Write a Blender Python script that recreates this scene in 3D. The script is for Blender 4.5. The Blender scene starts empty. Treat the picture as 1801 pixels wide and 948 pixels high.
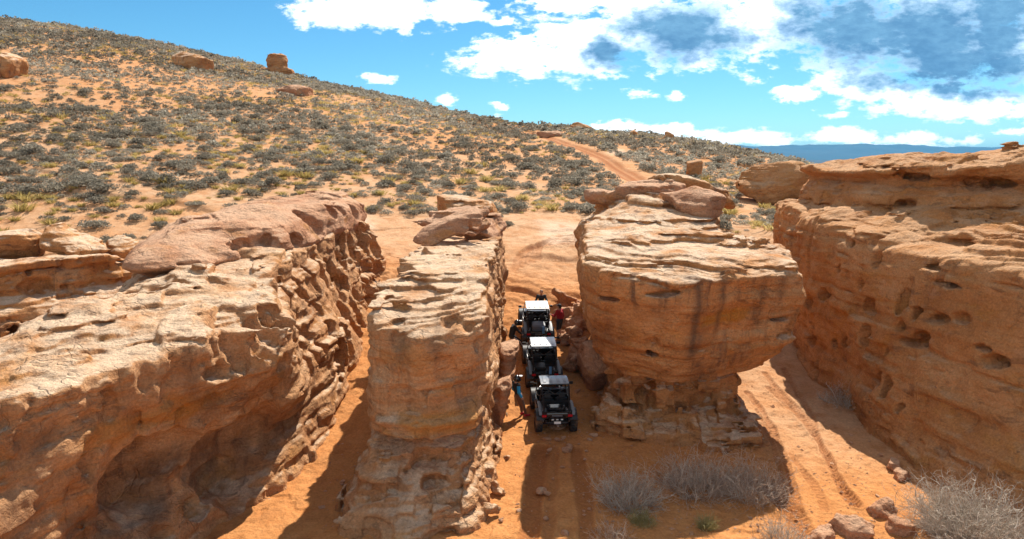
import bpy, bmesh, math, random
import numpy as np
from mathutils import Vector, Matrix, Euler

random.seed(11)
scene = bpy.context.scene
COL = scene.collection
R = math.radians

# ------------------------------------------------------------------ camera
FPX = 1200.0; CAM_H = 10.7; PITCH = R(9.4)
cam = bpy.data.cameras.new("camera")
cam.sensor_width = 36.0
cam.lens = 36.0 * FPX / 1801.0
cam.clip_start = 0.1
cam.clip_end = 90000.0
camo = bpy.data.objects.new("camera", cam)
COL.objects.link(camo)
camo.location = (0, 0, CAM_H)
camo.rotation_euler = (math.pi / 2 - PITCH, 0, 0)
scene.camera = camo

def ray(u, v):
    sy = (474 - v) / FPX
    return ((u - 900.5) / FPX, math.cos(PITCH) + sy * math.sin(PITCH), sy * math.cos(PITCH) - math.sin(PITCH))

def at_z(u, v, z):
    d = ray(u, v); k = (z - CAM_H) / d[2]
    return (d[0] * k, d[1] * k, z)

def at_y(u, v, y):
    d = ray(u, v); k = y / d[1]
    return (d[0] * k, y, CAM_H + d[2] * k)

# ------------------------------------------------------------------ tagging
def tag(o, label=None, cat=None, group=None, kind=None):
    if label: o["label"] = label
    if cat: o["category"] = cat
    if group: o["group"] = group
    if kind: o["kind"] = kind
    return o

def empty(name, loc=(0, 0, 0), rz=0.0, label=None, cat=None, group=None):
    o = bpy.data.objects.new(name, None)
    o.empty_display_size = 0.3
    COL.objects.link(o)
    o.location = loc
    o.rotation_euler = (0, 0, rz)
    return tag(o, label, cat, group)

def mesh_np(name, verts, faces, smooth=True):
    """verts (n,3) array, faces (m,4) or (m,3) array -> mesh datablock"""
    verts = np.ascontiguousarray(verts, dtype=np.float32)
    faces = np.ascontiguousarray(faces, dtype=np.int32)
    k = faces.shape[1]
    me = bpy.data.meshes.new(name)
    me.vertices.add(len(verts))
    me.vertices.foreach_set("co", verts.ravel())
    me.loops.add(faces.size)
    me.loops.foreach_set("vertex_index", faces.ravel())
    me.polygons.add(len(faces))
    me.polygons.foreach_set("loop_start", np.arange(0, faces.size, k, dtype=np.int32))
    me.polygons.foreach_set("use_smooth", np.full(len(faces), smooth, dtype=bool))
    me.update(calc_edges=True)
    return me

def obj_np(name, verts, faces, mat, parent=None, loc=None, smooth=True):
    verts = np.asarray(verts, dtype=np.float64)
    if loc is not None:
        verts = verts - np.array(loc)
    me = mesh_np(name, verts, faces, smooth)
    if mat is not None: me.materials.append(mat)
    o = bpy.data.objects.new(name, me)
    COL.objects.link(o)
    if loc is not None: o.location = loc
    if parent is not None: o.parent = parent
    return o

# ------------------------------------------------------------------ noise
_rng = np.random.RandomState(5)
_TAB = _rng.rand(65536).astype(np.float32) * 2 - 1

_TX, _TY, _TZ = 73856093, 19349663, 83492791
_M = 0xFFFFFFFF
def _fin(h):
    h = h ^ (h >> np.uint32(13)); h = h * np.uint32(1274126177)
    return _TAB[(h >> np.uint32(9)) & np.uint32(65535)]

def _ax(i, k):
    return i.astype(np.int64).astype(np.uint32) * np.uint32(k)

def _h(ix, iy, iz, seed):
    return _fin(_ax(ix, _TX) ^ _ax(iy, _TY) ^ _ax(iz, _TZ) ^ np.uint32((seed * 2654435) & _M))

def vnoise(x, y, z, seed=0):
    x = np.asarray(x); y = np.asarray(y); z = np.asarray(z)
    ix = np.floor(x); iy = np.floor(y); iz = np.floor(z)
    fx = (x - ix).astype(np.float32); fy = (y - iy).astype(np.float32); fz = (z - iz).astype(np.float32)
    fx = fx * fx * (3 - 2 * fx); fy = fy * fy * (3 - 2 * fy); fz = fz * fz * (3 - 2 * fz)
    hx = _ax(ix, _TX); hy = _ax(iy, _TY); hz = _ax(iz, _TZ) ^ np.uint32((seed * 2654435) & _M)
    hx1 = hx + np.uint32(_TX); hy1 = hy + np.uint32(_TY)
    hz1 = (_ax(iz, _TZ) + np.uint32(_TZ)) ^ np.uint32((seed * 2654435) & _M)
    def L(a, b, t): return a + (b - a) * t
    a, b, c, d = hx ^ hy, hx1 ^ hy, hx ^ hy1, hx1 ^ hy1
    z0 = L(L(_fin(a ^ hz), _fin(b ^ hz), fx), L(_fin(c ^ hz), _fin(d ^ hz), fx), fy)
    z1 = L(L(_fin(a ^ hz1), _fin(b ^ hz1), fx), L(_fin(c ^ hz1), _fin(d ^ hz1), fx), fy)
    return L(z0, z1, fz)

def bnoise(x, y, z, seed=0, w=0.09):
    """blocky noise: cells of near-constant value with sharp joints between"""
    def st(t): return np.floor(t) + sstep(0.5 - w, 0.5 + w, t - np.floor(t))
    ix = np.floor(x); iy = np.floor(y); iz = np.floor(z)
    f = lambda t, i: i + sstep(0.5 - w, 0.5 + w, t - i) * 0.9999
    return vnoise(f(x, ix), f(y, iy), f(z, iz), seed)

def fbm(x, y, z, f, octv=3, seed=0, gain=0.5):
    r = 0; a = 1.0; s = 0
    for i in range(octv):
        r = r + a * vnoise(x * f, y * f, z * f, seed + i * 7)
        s += a; a *= gain; f *= 2.03
    return r / s

def bed1(b, f, seed, w=0.18):
    """1-D noise with steep transitions: flat-faced beds of uneven thickness"""
    b = b * f
    i = np.floor(b).astype(np.int64); t = (b - i).astype(np.float32)
    t = np.clip((t - 0.5 + w) / (2 * w), 0, 1); t = t * t * (3 - 2 * t)
    def H(k): return _h(k, k * 0 + 3, k * 0 + 11, seed)
    return H(i) + (H(i + 1) - H(i)) * t

def sstep(a, b, x):
    t = np.clip((x - a) / (b - a), 0, 1)
    return t * t * (3 - 2 * t)

def smax(a, b, k):
    h = np.clip(0.5 + 0.5 * (a - b) / k, 0, 1)
    return b + (a - b) * h + k * h * (1 - h)

def smin(a, b, k): return -smax(-a, -b, k)

# ------------------------------------------------------------------ fields
def chaikin(P):
    Q = np.roll(P, -1, axis=0)
    out = np.empty((len(P) * 2, 2))
    out[0::2] = P * 0.87 + Q * 0.13
    out[1::2] = P * 0.13 + Q * 0.87
    return out

def poly_sdf(X, Y, P):
    d2 = np.full(X.shape, 1e9, dtype=np.float32)
    inside = np.zeros(X.shape, dtype=bool)
    n = len(P)
    for i in range(n):
        ax, ay = P[i]; bx, by = P[(i + 1) % n]
        ex, ey = bx - ax, by - ay
        wx = X - ax; wy = Y - ay
        t = np.clip((wx * ex + wy * ey) / (ex * ex + ey * ey + 1e-9), 0, 1)
        dx = wx - ex * t; dy = wy - ey * t
        d2 = np.minimum(d2, dx * dx + dy * dy)
        c = (ay > Y) != (by > Y)
        xi = ax + ex * (Y - ay) / (ey if abs(ey) > 1e-9 else 1e-9)
        inside ^= (c & (X < xi))
    d = np.sqrt(d2)
    return np.where(inside, -d, d)

def tps(pts):
    P = np.array(pts, dtype=np.float64); n = len(P)
    xy = P[:, :2]; z = P[:, 2]
    def U(r2): return 0.5 * r2 * np.log(r2 + 1e-9)
    K = U(((xy[:, None] - xy[None]) ** 2).sum(-1)) + np.eye(n) * 0.02
    Q = np.hstack([np.ones((n, 1)), xy])
    A = np.zeros((n + 3, n + 3)); A[:n, :n] = K; A[:n, n:] = Q; A[n:, :n] = Q.T
    w = np.linalg.solve(A, np.concatenate([z, np.zeros(3)]))
    def f(X, Y):
        r = w[n] + w[n + 1] * X + w[n + 2] * Y
        for i in range(n):
            r = r + w[i] * U((X - xy[i, 0]) ** 2 + (Y - xy[i, 1]) ** 2)
        return r
    return f

def loft(levels, top=None, k=0.45, slope=0.9, terr=None, tseed=7):
    zs = np.array([l[0] for l in levels]); PP = np.array([l[1] for l in levels], dtype=np.float64)
    def f(gx, gy, gz):
        X, Y = np.meshgrid(gx, gy, indexing="ij")
        nz = len(gz); step = 3
        ks = list(range(0, nz, step))
        if ks[-1] != nz - 1: ks.append(nz - 1)
        F = np.empty((len(gx), len(gy), nz), dtype=np.float32)
        prev = None
        for q, kz in enumerate(ks):
            z = gz[kz]
            zz = min(max(z, zs[0]), zs[-1])
            i = min(int(np.searchsorted(zs, zz, side="right")) - 1, len(zs) - 2)
            t = (zz - zs[i]) / (zs[i + 1] - zs[i])
            t = t * t * (3 - 2 * t) * 0.5 + t * 0.5
            P = chaikin(PP[i] * (1 - t) + PP[i + 1] * t)
            cur = poly_sdf(X, Y, P)
            F[:, :, kz] = cur
            if prev is not None:
                k0 = ks[q - 1]
                for m in range(k0 + 1, kz):
                    tt = (m - k0) / (kz - k0)
                    F[:, :, m] = prev * (1 - tt) + cur * tt
            prev = cur
        if top is not None:
            Hh = (tps(top)(X, Y) if isinstance(top, (list, tuple)) else np.full(X.shape, float(top))).astype(np.float32)
            if terr:    # flaggy bedding: the sloping top breaks into thin steps
                zz = 0 * X
                wv = fbm(X, Y, zz, 0.35, 3, tseed) * 0.30 + fbm(X, Y, zz, 1.6, 2, tseed + 3) * 0.06
                b = Hh + wv + terr[2] * X + terr[3] * Y
                q = b / terr[0]; q = q + 0.30 * np.sin(q * 1.7) + 0.2 * np.sin(q * 0.73 + 1)
                fr = q - np.floor(q)
                on = terr[1] * sstep(-0.6, 0.1, vnoise(X * 0.25, Y * 0.25, zz, tseed + 9))
                Hh = (Hh + on * terr[0] * (sstep(0.80, 1.0, fr) - fr)).astype(np.float32)
            dz = (gz[None, None, :].astype(np.float32) - Hh[:, :, None]) * slope
            F = smax(F, dz, k)
        return F
    return f

def blob(c, r, rot=(0, 0, 0), e=2.6):
    """rotated super-ellipsoid"""
    M = np.array(Euler([R(a) for a in rot]).to_matrix()).T
    c = np.array(c); r = np.array(r, dtype=np.float64)
    def f(gx, gy, gz):
        X, Y, Z = np.meshgrid((gx - c[0]).astype(np.float32), (gy - c[1]).astype(np.float32), (gz - c[2]).astype(np.float32), indexing="ij")
        a = (M[0, 0] * X + M[0, 1] * Y + M[0, 2] * Z) / r[0]
        b = (M[1, 0] * X + M[1, 1] * Y + M[1, 2] * Z) / r[1]
        d = (M[2, 0] * X + M[2, 1] * Y + M[2, 2] * Z) / r[2]
        q = (np.abs(a) ** e + np.abs(b) ** e + np.abs(d) ** e) ** (1 / e)
        return ((q - 1) * min(r)).astype(np.float32)
    return f

def surface_nets(F, org, h):
    S = F < 0
    nx, ny, nz = F.shape
    cnt = np.zeros((nx - 1, ny - 1, nz - 1), dtype=np.int8)
    for a in (0, 1):
        for b in (0, 1):
            for c in (0, 1):
                cnt += S[a:nx - 1 + a, b:ny - 1 + b, c:nz - 1 + c]
    act = (cnt > 0) & (cnt < 8)
    I, J, K = np.nonzero(act)
    idx = np.full(act.shape, -1, dtype=np.int32)
    idx[I, J, K] = np.arange(len(I), dtype=np.int32)
    acc = np.zeros((len(I), 3), dtype=np.float32); n = np.zeros(len(I), dtype=np.float32)
    corners = [(a, b, c) for a in (0, 1) for b in (0, 1) for c in (0, 1)]
    for p in corners:
        for ax in range(3):
            if p[ax] == 0:
                q = list(p); q[ax] = 1
                f0 = F[I + p[0], J + p[1], K + p[2]]; f1 = F[I + q[0], J + q[1], K + q[2]]
                m = (f0 < 0) != (f1 < 0)
                t = np.where(m, f0 / np.where(m, f0 - f1, 1), 0)
                for d in range(3):
                    val = p[d] + (t if d == ax else 0)
                    acc[:, d] += np.where(m, val, 0)
                n += m
    V = acc / n[:, None]
    V = (V + np.stack([I, J, K], 1)) * h + np.array(org)
    quads = []
    for ax in range(3):
        s0 = [slice(None)] * 3; s1 = [slice(None)] * 3
        s0[ax] = slice(0, -1); s1[ax] = slice(1, None)
        A = S[tuple(s0)]; B = S[tuple(s1)]
        E = A != B
        i, j, k = np.nonzero(E)
        o = [a for a in range(3) if a != ax]
        ok = np.ones(len(i), dtype=bool)
        P = [i, j, k]
        for d in o:
            ok &= (P[d] > 0) & (P[d] < F.shape[d] - 1)
        P = [a[ok] for a in P]
        flip = A[E][ok]
        def cell(da, db):
            Q = [a.copy() for a in P]
            Q[o[0]] -= da; Q[o[1]] -= db
            return idx[Q[0], Q[1], Q[2]]
        q = np.stack([cell(1, 1), cell(0, 1), cell(0, 0), cell(1, 0)], 1)
        if ax == 1: flip = ~flip
        q[~flip] = q[~flip][:, ::-1]
        quads.append(q)
    return V, np.concatenate(quads)

def rock_mesh(parts, lo, hi, h, seed=1, bed=(0.0, 0.0), lump=(0.35, 0.3), strata=1.0, holes=(), crack=0.0, k=0.3,
              fine=0.05, pits=0.0, warp=0.35, extra=None, flag=0.0, block=0.0, notch=0.0, seen_holes=()):
    gx = np.arange(lo[0], hi[0], h); gy = np.arange(lo[1], hi[1], h); gz = np.arange(lo[2], hi[2], h)
    F = parts[0](gx, gy, gz)
    for p in parts[1:]:
        F = smin(F, p(gx, gy, gz), k)
    band = np.abs(F) < 0.8
    I, J, K = np.nonzero(band)
    K1 = np.minimum(K + 2, F.shape[2] - 1); K0 = np.maximum(K - 2, 0)
    up = np.clip((F[I, J, K1] - F[I, J, K0]) / ((K1 - K0) * h), -1, 1)
    top = sstep(0.45, 0.8, up); side = 1 - top
    x = gx[I]; y = gy[J]; z = gz[K]
    w1 = fbm(x, y, z, 0.16, 2, seed + 50)
    w2 = fbm(x, y, z, 0.7, 2, seed + 61)
    d = lump[0] * fbm(x, y, z, lump[1], 2, seed) + lump[0] * 0.42 * fbm(x, y, z, lump[1] * 3.1, 2, seed + 9)
    b = z + bed[0] * x + bed[1] * y + warp * w1 + 0.06 * w2
    m = 0.55 + 0.45 * vnoise(x * 0.45, y * 0.45, z * 0.9, seed + 21)
    d += strata * m * (0.17 * bed1(b, 0.9, seed + 1, 0.2) + 0.10 * bed1(b, 2.3, seed + 2, 0.16) + 0.06 * bed1(b + 0.05 * w2, 4.6, seed + 3, 0.2))
    if flag:
        fl = sstep(-0.35, 0.35, vnoise(x * 0.3, y * 0.3, z * 0.3, seed + 77)) * (0.35 + 0.65 * sstep(0.15, 0.5, up))
        d += flag * fl * (0.10 * bed1(b + 0.05 * w2, 3.6, seed + 4, 0.12) + 0.055 * bed1(b + 0.05 * w2, 7.5, seed + 5, 0.2))
    if block:
        rg = sstep(-0.25, 0.45, vnoise(x * 0.22, y * 0.22, z * 0.35, seed + 71))
        a1 = x * 0.80 + y * 0.33 + 0.35 * w2; a2 = -x * 0.33 + y * 0.80 + 0.35 * w1 + 0.2 * w2
        d += block * rg * (0.16 * bnoise(a1 * 0.85, a2 * 0.85, b * 1.5, seed + 72) + 0.075 * bnoise(a1 * 2.1 + 0.4, a2 * 2.1, b * 3.7, seed + 73, 0.14))
    if notch:   # soft beds weathered back into dark slots
        for (f0, sd, dep) in ((0.75, 81, 1.0), (1.9, 84, 0.6)):
            q = b * f0 + 0.15 * w2; i_ = np.floor(q); ph = 0.3 + 0.4 * (0.5 + 0.5 * _h(i_.astype(np.int64), i_.astype(np.int64) * 0 + 5, i_.astype(np.int64) * 0 + 9, seed + sd))
            dist = np.abs(q - i_ - ph) / f0
            pres = sstep(-0.05, 0.4, vnoise(x * 0.4, y * 0.4, i_ * 5.3, seed + sd + 1))
            d += notch * dep * pres * np.clip(1 - dist / 0.085, 0, 1) ** 0.7
    if crack:
        cx = x + 0.5 * w2 + 0.9 * w1; cy = y + 0.5 * w2 - 0.9 * w1
        for (fx, fy, off) in ((0.42, 0.10, 0.3), (-0.12, 0.36, 0.7)):
            s = cx * fx + cy * fy + off
            q = np.abs(s - np.round(s)) / math.hypot(fx, fy)
            on = sstep(0.0, 0.35, vnoise(np.round(s) * 3.7, z * 0.35, (x + y) * 0.15, seed + 31))
            d += crack * (0.35 + 0.65 * side) * on * np.clip(1 - q / 0.16, 0, 1)
    if pits:
        n = vnoise(x * 1.5, y * 1.5, z * 1.1, seed + 41)
        d += pits * side * sstep(0.28, 0.62, n)
        n = vnoise(x * 3.3, y * 3.3, z * 2.6, seed + 43)
        d += pits * side * 0.45 * sstep(0.3, 0.65, n)
    d += fine * fbm(x, y, z * 1.6, 2.6, 3, seed + 17, 0.6)
    if extra is not None: d = d + extra(x, y, z)
    F[I, J, K] += d.astype(np.float32)
    del x, y, z, d
    holes = list(holes)
    for (u, v, r) in seen_holes:      # hollows located on the face where the photograph shows them
        dr = ray(u, v)
        yy = np.arange(lo[1], hi[1], h * 0.5)
        P = np.stack([dr[0] / dr[1] * yy, yy, CAM_H + dr[2] / dr[1] * yy], 1)
        ii = np.round((P - np.array([gx[0], gy[0], gz[0]])) / h).astype(int)
        ok = ((ii >= 0) & (ii < np.array(F.shape))).all(1)
        ii = np.clip(ii, 0, np.array(F.shape) - 1)
        q = np.nonzero(ok & (F[ii[:, 0], ii[:, 1], ii[:, 2]] < 0))[0]
        if len(q): holes.append((tuple(P[q[0]]), r))
    for (c, r) in holes:
        sl = []
        for a, g in enumerate((gx, gy, gz)):
            i0 = max(0, int((c[a] - r[a] * 1.6 - g[0]) / h)); i1 = min(len(g), int((c[a] + r[a] * 1.6 - g[0]) / h) + 2)
            sl.append(slice(i0, max(i0, i1)))
        if any(s.stop <= s.start for s in sl): continue
        X, Y, Z = np.meshgrid(gx[sl[0]], gy[sl[1]], gz[sl[2]], indexing="ij")
        wob = 0.55 * fbm(X, Y, Z, 1.5 / max(0.3, min(r)) * 0.6, 3, seed + 90)
        e = (np.sqrt(((X - c[0]) / r[0]) ** 2 + ((Y - c[1]) / r[1]) ** 2 + ((Z - c[2]) / r[2]) ** 2) - 1 + wob) * min(r)
        F[sl[0], sl[1], sl[2]] = smax(F[sl[0], sl[1], sl[2]], -e.astype(np.float32), 0.06)
    return surface_nets(F, (gx[0], gy[0], gz[0]), h)

def keep_largest(V, Q, n_min=400):
    """drop loose floating crumbs left by the erosion"""
    lab = np.arange(len(V))
    e = np.concatenate([Q[:, [0, 1]], Q[:, [1, 2]], Q[:, [2, 3]]])
    for _ in range(400):
        m = np.minimum(lab[e[:, 0]], lab[e[:, 1]])
        old = lab.copy()
        np.minimum.at(lab, e[:, 0], m); np.minimum.at(lab, e[:, 1], m)
        lab = lab[lab]; lab = lab[lab]
        if (lab == old).all(): break
    c = np.bincount(lab, minlength=len(V))
    keep = c[lab] >= min(n_min, c.max())
    Q = Q[keep[Q[:, 0]]]
    new = np.cumsum(keep) - 1
    return V[keep], new[Q]

def rock(name, mat, loc, label, cat="rock", group=None, parent=None, **kw):
    V, Q = rock_mesh(**kw)
    V, Q = keep_largest(V, Q)
    o = obj_np(name, V, Q, mat, parent, loc)
    if parent is None: tag(o, label, cat, group)
    return o
HAZE = True
# ------------------------------------------------------------------ materials
class NT:
    def __init__(s, tree): s.t = tree; s.n = tree.nodes; s.l = tree.links
    def new(s, typ, **kw):
        n = s.n.new(typ)
        for k, v in kw.items():
            setattr(n, k, v)
        return n
    def put(s, sock, v):
        if hasattr(v, "is_output"): s.l.new(v, sock)
        elif v is not None:
            sock.default_value = v
    def math(s, op, a, b=None, c=None, clamp=False):
        n = s.new("ShaderNodeMath", operation=op, use_clamp=clamp)
        s.put(n.inputs[0], a)
        if b is not None: s.put(n.inputs[1], b)
        if c is not None: s.put(n.inputs[2], c)
        return n.outputs[0]
    def vmath(s, op, a, b=None):
        n = s.new("ShaderNodeVectorMath", operation=op)
        s.put(n.inputs[0], a)
        if b is not None: s.put(n.inputs[1], b)
        return n.outputs["Value"] if op in ("LENGTH", "DOT_PRODUCT") else n.outputs[0]
    def noise(s, vec, scale, detail=4, rough=0.55, dist=0.0):
        n = s.new("ShaderNodeTexNoise")
        s.put(n.inputs["Vector"], vec); n.inputs["Scale"].default_value = scale
        n.inputs["Detail"].default_value = detail; n.inputs["Roughness"].default_value = rough
        n.inputs["Distortion"].default_value = dist
        return n.outputs[0]
    def ramp(s, fac, stops, interp="LINEAR"):
        n = s.new("ShaderNodeValToRGB"); n.color_ramp.interpolation = interp
        el = n.color_ramp.elements
        while len(el) < len(stops): el.new(0.5)
        for e, (p, c) in zip(el, stops):
            e.position = p
            e.color = (c, c, c, 1) if isinstance(c, (int, float)) else (*c, 1)
        s.put(n.inputs[0], fac)
        return n.outputs[0]
    def mix(s, fac, a, b, mode="MIX"):
        n = s.new("ShaderNodeMix", data_type="RGBA", blend_type=mode)
        s.put(n.inputs[0], fac)
        s.put(n.inputs[6], (*a, 1) if isinstance(a, tuple) else a)
        s.put(n.inputs[7], (*b, 1) if isinstance(b, tuple) else b)
        return n.outputs[2]
    def mrange(s, v, a, b, c=0.0, d=1.0):
        n = s.new("ShaderNodeMapRange", interpolation_type="SMOOTHSTEP")
        s.put(n.inputs[0], v)
        for i, x in enumerate((a, b, c, d)): n.inputs[i + 1].default_value = x
        return n.outputs[0]
    def scale(s, vec, v):
        n = s.new("ShaderNodeVectorMath", operation="MULTIPLY"); s.put(n.inputs[0], vec); n.inputs[1].default_value = v
        return n.outputs[0]

def new_mat(name):
    m = bpy.data.materials.new(name); m.use_nodes = True
    t = NT(m.node_tree)
    b = m.node_tree.nodes["Principled BSDF"]
    return m, t, b

def simple(name, col, rough=0.6, metal=0.0, spec=0.5, coat=0.0, noise=0.0, dust=None):
    m, t, b = new_mat(name)
    b.inputs["Roughness"].default_value = rough
    b.inputs["Metallic"].default_value = metal
    b.inputs["Specular IOR Level"].default_value = spec
    b.inputs["Coat Weight"].default_value = coat
    tc = t.new("ShaderNodeTexCoord").outputs["Object"]
    c = (*col, 1)
    if noise or dust:
        n = t.noise(tc, 7.0, 5, 0.6)
        k = t.ramp(n, [(0.3, 1 - noise), (0.7, 1 + noise)])
        c = t.mix(1.0, col, k, "MULTIPLY")
        if dust:
            n2 = t.noise(tc, 3.0, 6, 0.65)
            c = t.mix(t.mrange(n2, 0.42, 0.75, 0.0, dust), c, (0.42, 0.22, 0.11))
        t.put(b.inputs["Base Color"], c)
    else:
        b.inputs["Base Color"].default_value = c
    return m

def rock_mat(name, lo, mid, hi, bed=(0.0, 0.0), varnish=0.4, pale=(0.62, 0.44, 0.30), pale_amt=0.5, bump=1.0):
    m, t, b = new_mat(name)
    g = t.new("ShaderNodeNewGeometry")
    P = g.outputs["Position"]; N = g.outputs["True Normal"]
    sep = t.new("ShaderNodeSeparateXYZ"); t.put(sep.inputs[0], P)
    sn = t.new("ShaderNodeSeparateXYZ"); t.put(sn.inputs[0], g.outputs["Normal"])
    warp = t.noise(P, 0.22, 3, 0.5)
    bz = t.math("ADD", sep.outputs[2], t.math("MULTIPLY", t.math("SUBTRACT", warp, 0.5), 1.6))
    bz = t.math("ADD", bz, t.math("MULTIPLY", sep.outputs[0], bed[0]))
    bz = t.math("ADD", bz, t.math("MULTIPLY", sep.outputs[1], bed[1]))
    cb = t.new("ShaderNodeCombineXYZ")
    t.put(cb.inputs[0], t.math("MULTIPLY", sep.outputs[0], 0.2)); t.put(cb.inputs[1], t.math("MULTIPLY", sep.outputs[1], 0.2)); t.put(cb.inputs[2], bz)
    bands = t.noise(cb.outputs[0], 1.1, 7, 0.62)
    fineb = t.noise(cb.outputs[0], 6.0, 5, 0.65)
    blot = t.noise(P, 0.55, 6, 0.6)
    grain = t.noise(P, 14.0, 4, 0.7)
    v = t.math("ADD", t.math("MULTIPLY", bands, 0.55), t.math("MULTIPLY", blot, 0.45))
    col = t.ramp(v, [(0.38, lo), (0.5, mid), (0.62, hi)])
    col = t.mix(t.mrange(fineb, 0.50, 0.66, 0.0, 0.45), col, lo)
    seam = t.math("MULTIPLY", t.mrange(t.noise(cb.outputs[0], 3.2, 4, 0.6), 0.585, 0.64), t.mrange(t.noise(P, 0.9, 3, 0.5), 0.42, 0.6))
    col = t.mix(t.math("MULTIPLY", seam, 0.5), col, (0.17, 0.085, 0.05))
    och = t.math("MULTIPLY", t.mrange(t.noise(t.scale(P, (0.7, 0.7, 1.2)), 0.8, 5, 0.6), 0.56, 0.66), 0.45)
    col = t.mix(och, col, (0.50, 0.22, 0.055))
    # up-facing bedding planes mixed towards the paler colour, in patches
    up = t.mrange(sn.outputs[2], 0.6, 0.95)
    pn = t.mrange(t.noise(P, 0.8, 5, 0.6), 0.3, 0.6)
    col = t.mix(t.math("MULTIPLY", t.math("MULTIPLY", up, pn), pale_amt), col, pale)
    # desert varnish: dark streaks running down
    st = t.noise(t.scale(P, (1.8, 1.8, 0.22)), 1.0, 8, 0.68, 0.6)
    st2 = t.noise(P, 0.4, 3, 0.5)
    sv = t.math("MULTIPLY", t.mrange(st, 0.49, 0.66), t.mrange(st2, 0.44, 0.60))
    col = t.mix(t.math("MULTIPLY", sv, varnish), col, (0.115, 0.062, 0.045))
    # small lichen and stain patches along beds
    ln = t.noise(t.scale(P, (1.0, 1.0, 2.4)), 2.4, 6, 0.68)
    col = t.mix(t.math("MULTIPLY", t.mrange(ln, 0.58, 0.68), 0.5), col, (0.15, 0.095, 0.06))
    col = t.mix(t.math("MULTIPLY", t.mrange(t.noise(P, 1.3, 5, 0.6), 0.58, 0.72), 0.30), col, (0.54, 0.32, 0.19))
    sa = t.new("ShaderNodeAttribute", attribute_name="stain").outputs["Fac"]; la = t.new("ShaderNodeAttribute", attribute_name="lichen").outputs["Fac"]
    col = t.mix(t.math("MULTIPLY", la, 0.85), col, (0.47, 0.195, 0.030))
    col = t.mix(t.math("MULTIPLY", sa, 0.85), col, (0.105, 0.065, 0.048))
    cn = t.math("ABSOLUTE", t.math("SUBTRACT", t.noise(t.scale(P, (1.0, 1.0, 0.6)), 0.6, 3, 0.5, 0.1), 0.5))
    cn2 = t.math("ABSOLUTE", t.math("SUBTRACT", t.noise(t.scale(P, (0.5, 0.5, 1.6)), 1.2, 3, 0.5, 0.1), 0.5))
    crack = t.math("MULTIPLY", t.math("MAXIMUM", t.mrange(cn, 0.014, 0.003), t.mrange(cn2, 0.012, 0.002)), t.mrange(t.noise(P, 0.5, 3, 0.5), 0.46, 0.56))
    col = t.mix(t.math("MULTIPLY", crack, 0.08), col, (0.13, 0.065, 0.04))
    gk = t.ramp(grain, [(0.3, 0.74), (0.7, 1.2)])
    col = t.mix(1.0, col, gk, "MULTIPLY")
    t.put(b.inputs["Base Color"], col)
    b.inputs["Roughness"].default_value = 0.95
    b.inputs["Specular IOR Level"].default_value = 0.15
    # bump: thin laminae + pitting + grain
    lam = t.noise(cb.outputs[0], 9.0, 6, 0.65)
    pit = t.noise(P, 5.0, 6, 0.68)
    hgt = t.math("ADD", t.math("MULTIPLY", lam, 0.11), t.math("MULTIPLY", pit, 0.20))
    hgt = t.math("ADD", hgt, t.math("MULTIPLY", t.noise(P, 24.0, 4, 0.7), 0.02))
    hgt = t.math("SUBTRACT", hgt, t.math("MULTIPLY", crack, 0.05))
    bp = t.new("ShaderNodeBump"); bp.inputs["Strength"].default_value = 0.9 * bump; bp.inputs["Distance"].default_value = 1.0
    t.put(bp.inputs["Height"], hgt)
    t.put(b.inputs["Normal"], bp.outputs[0])
    return m

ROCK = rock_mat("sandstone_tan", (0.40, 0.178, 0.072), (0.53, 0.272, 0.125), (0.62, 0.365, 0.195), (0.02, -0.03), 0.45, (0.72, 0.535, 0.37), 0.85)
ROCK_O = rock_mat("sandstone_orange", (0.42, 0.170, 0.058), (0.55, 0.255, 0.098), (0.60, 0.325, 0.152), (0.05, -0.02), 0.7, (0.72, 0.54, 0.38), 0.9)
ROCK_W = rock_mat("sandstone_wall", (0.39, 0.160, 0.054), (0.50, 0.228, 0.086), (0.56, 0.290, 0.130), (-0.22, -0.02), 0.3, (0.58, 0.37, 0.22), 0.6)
ROCK_P = rock_mat("sandstone_pink", (0.42, 0.195, 0.102), (0.52, 0.268, 0.150), (0.60, 0.34, 0.205), (0.0, 0.0), 0.15, (0.64, 0.43, 0.285), 0.55)

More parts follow.
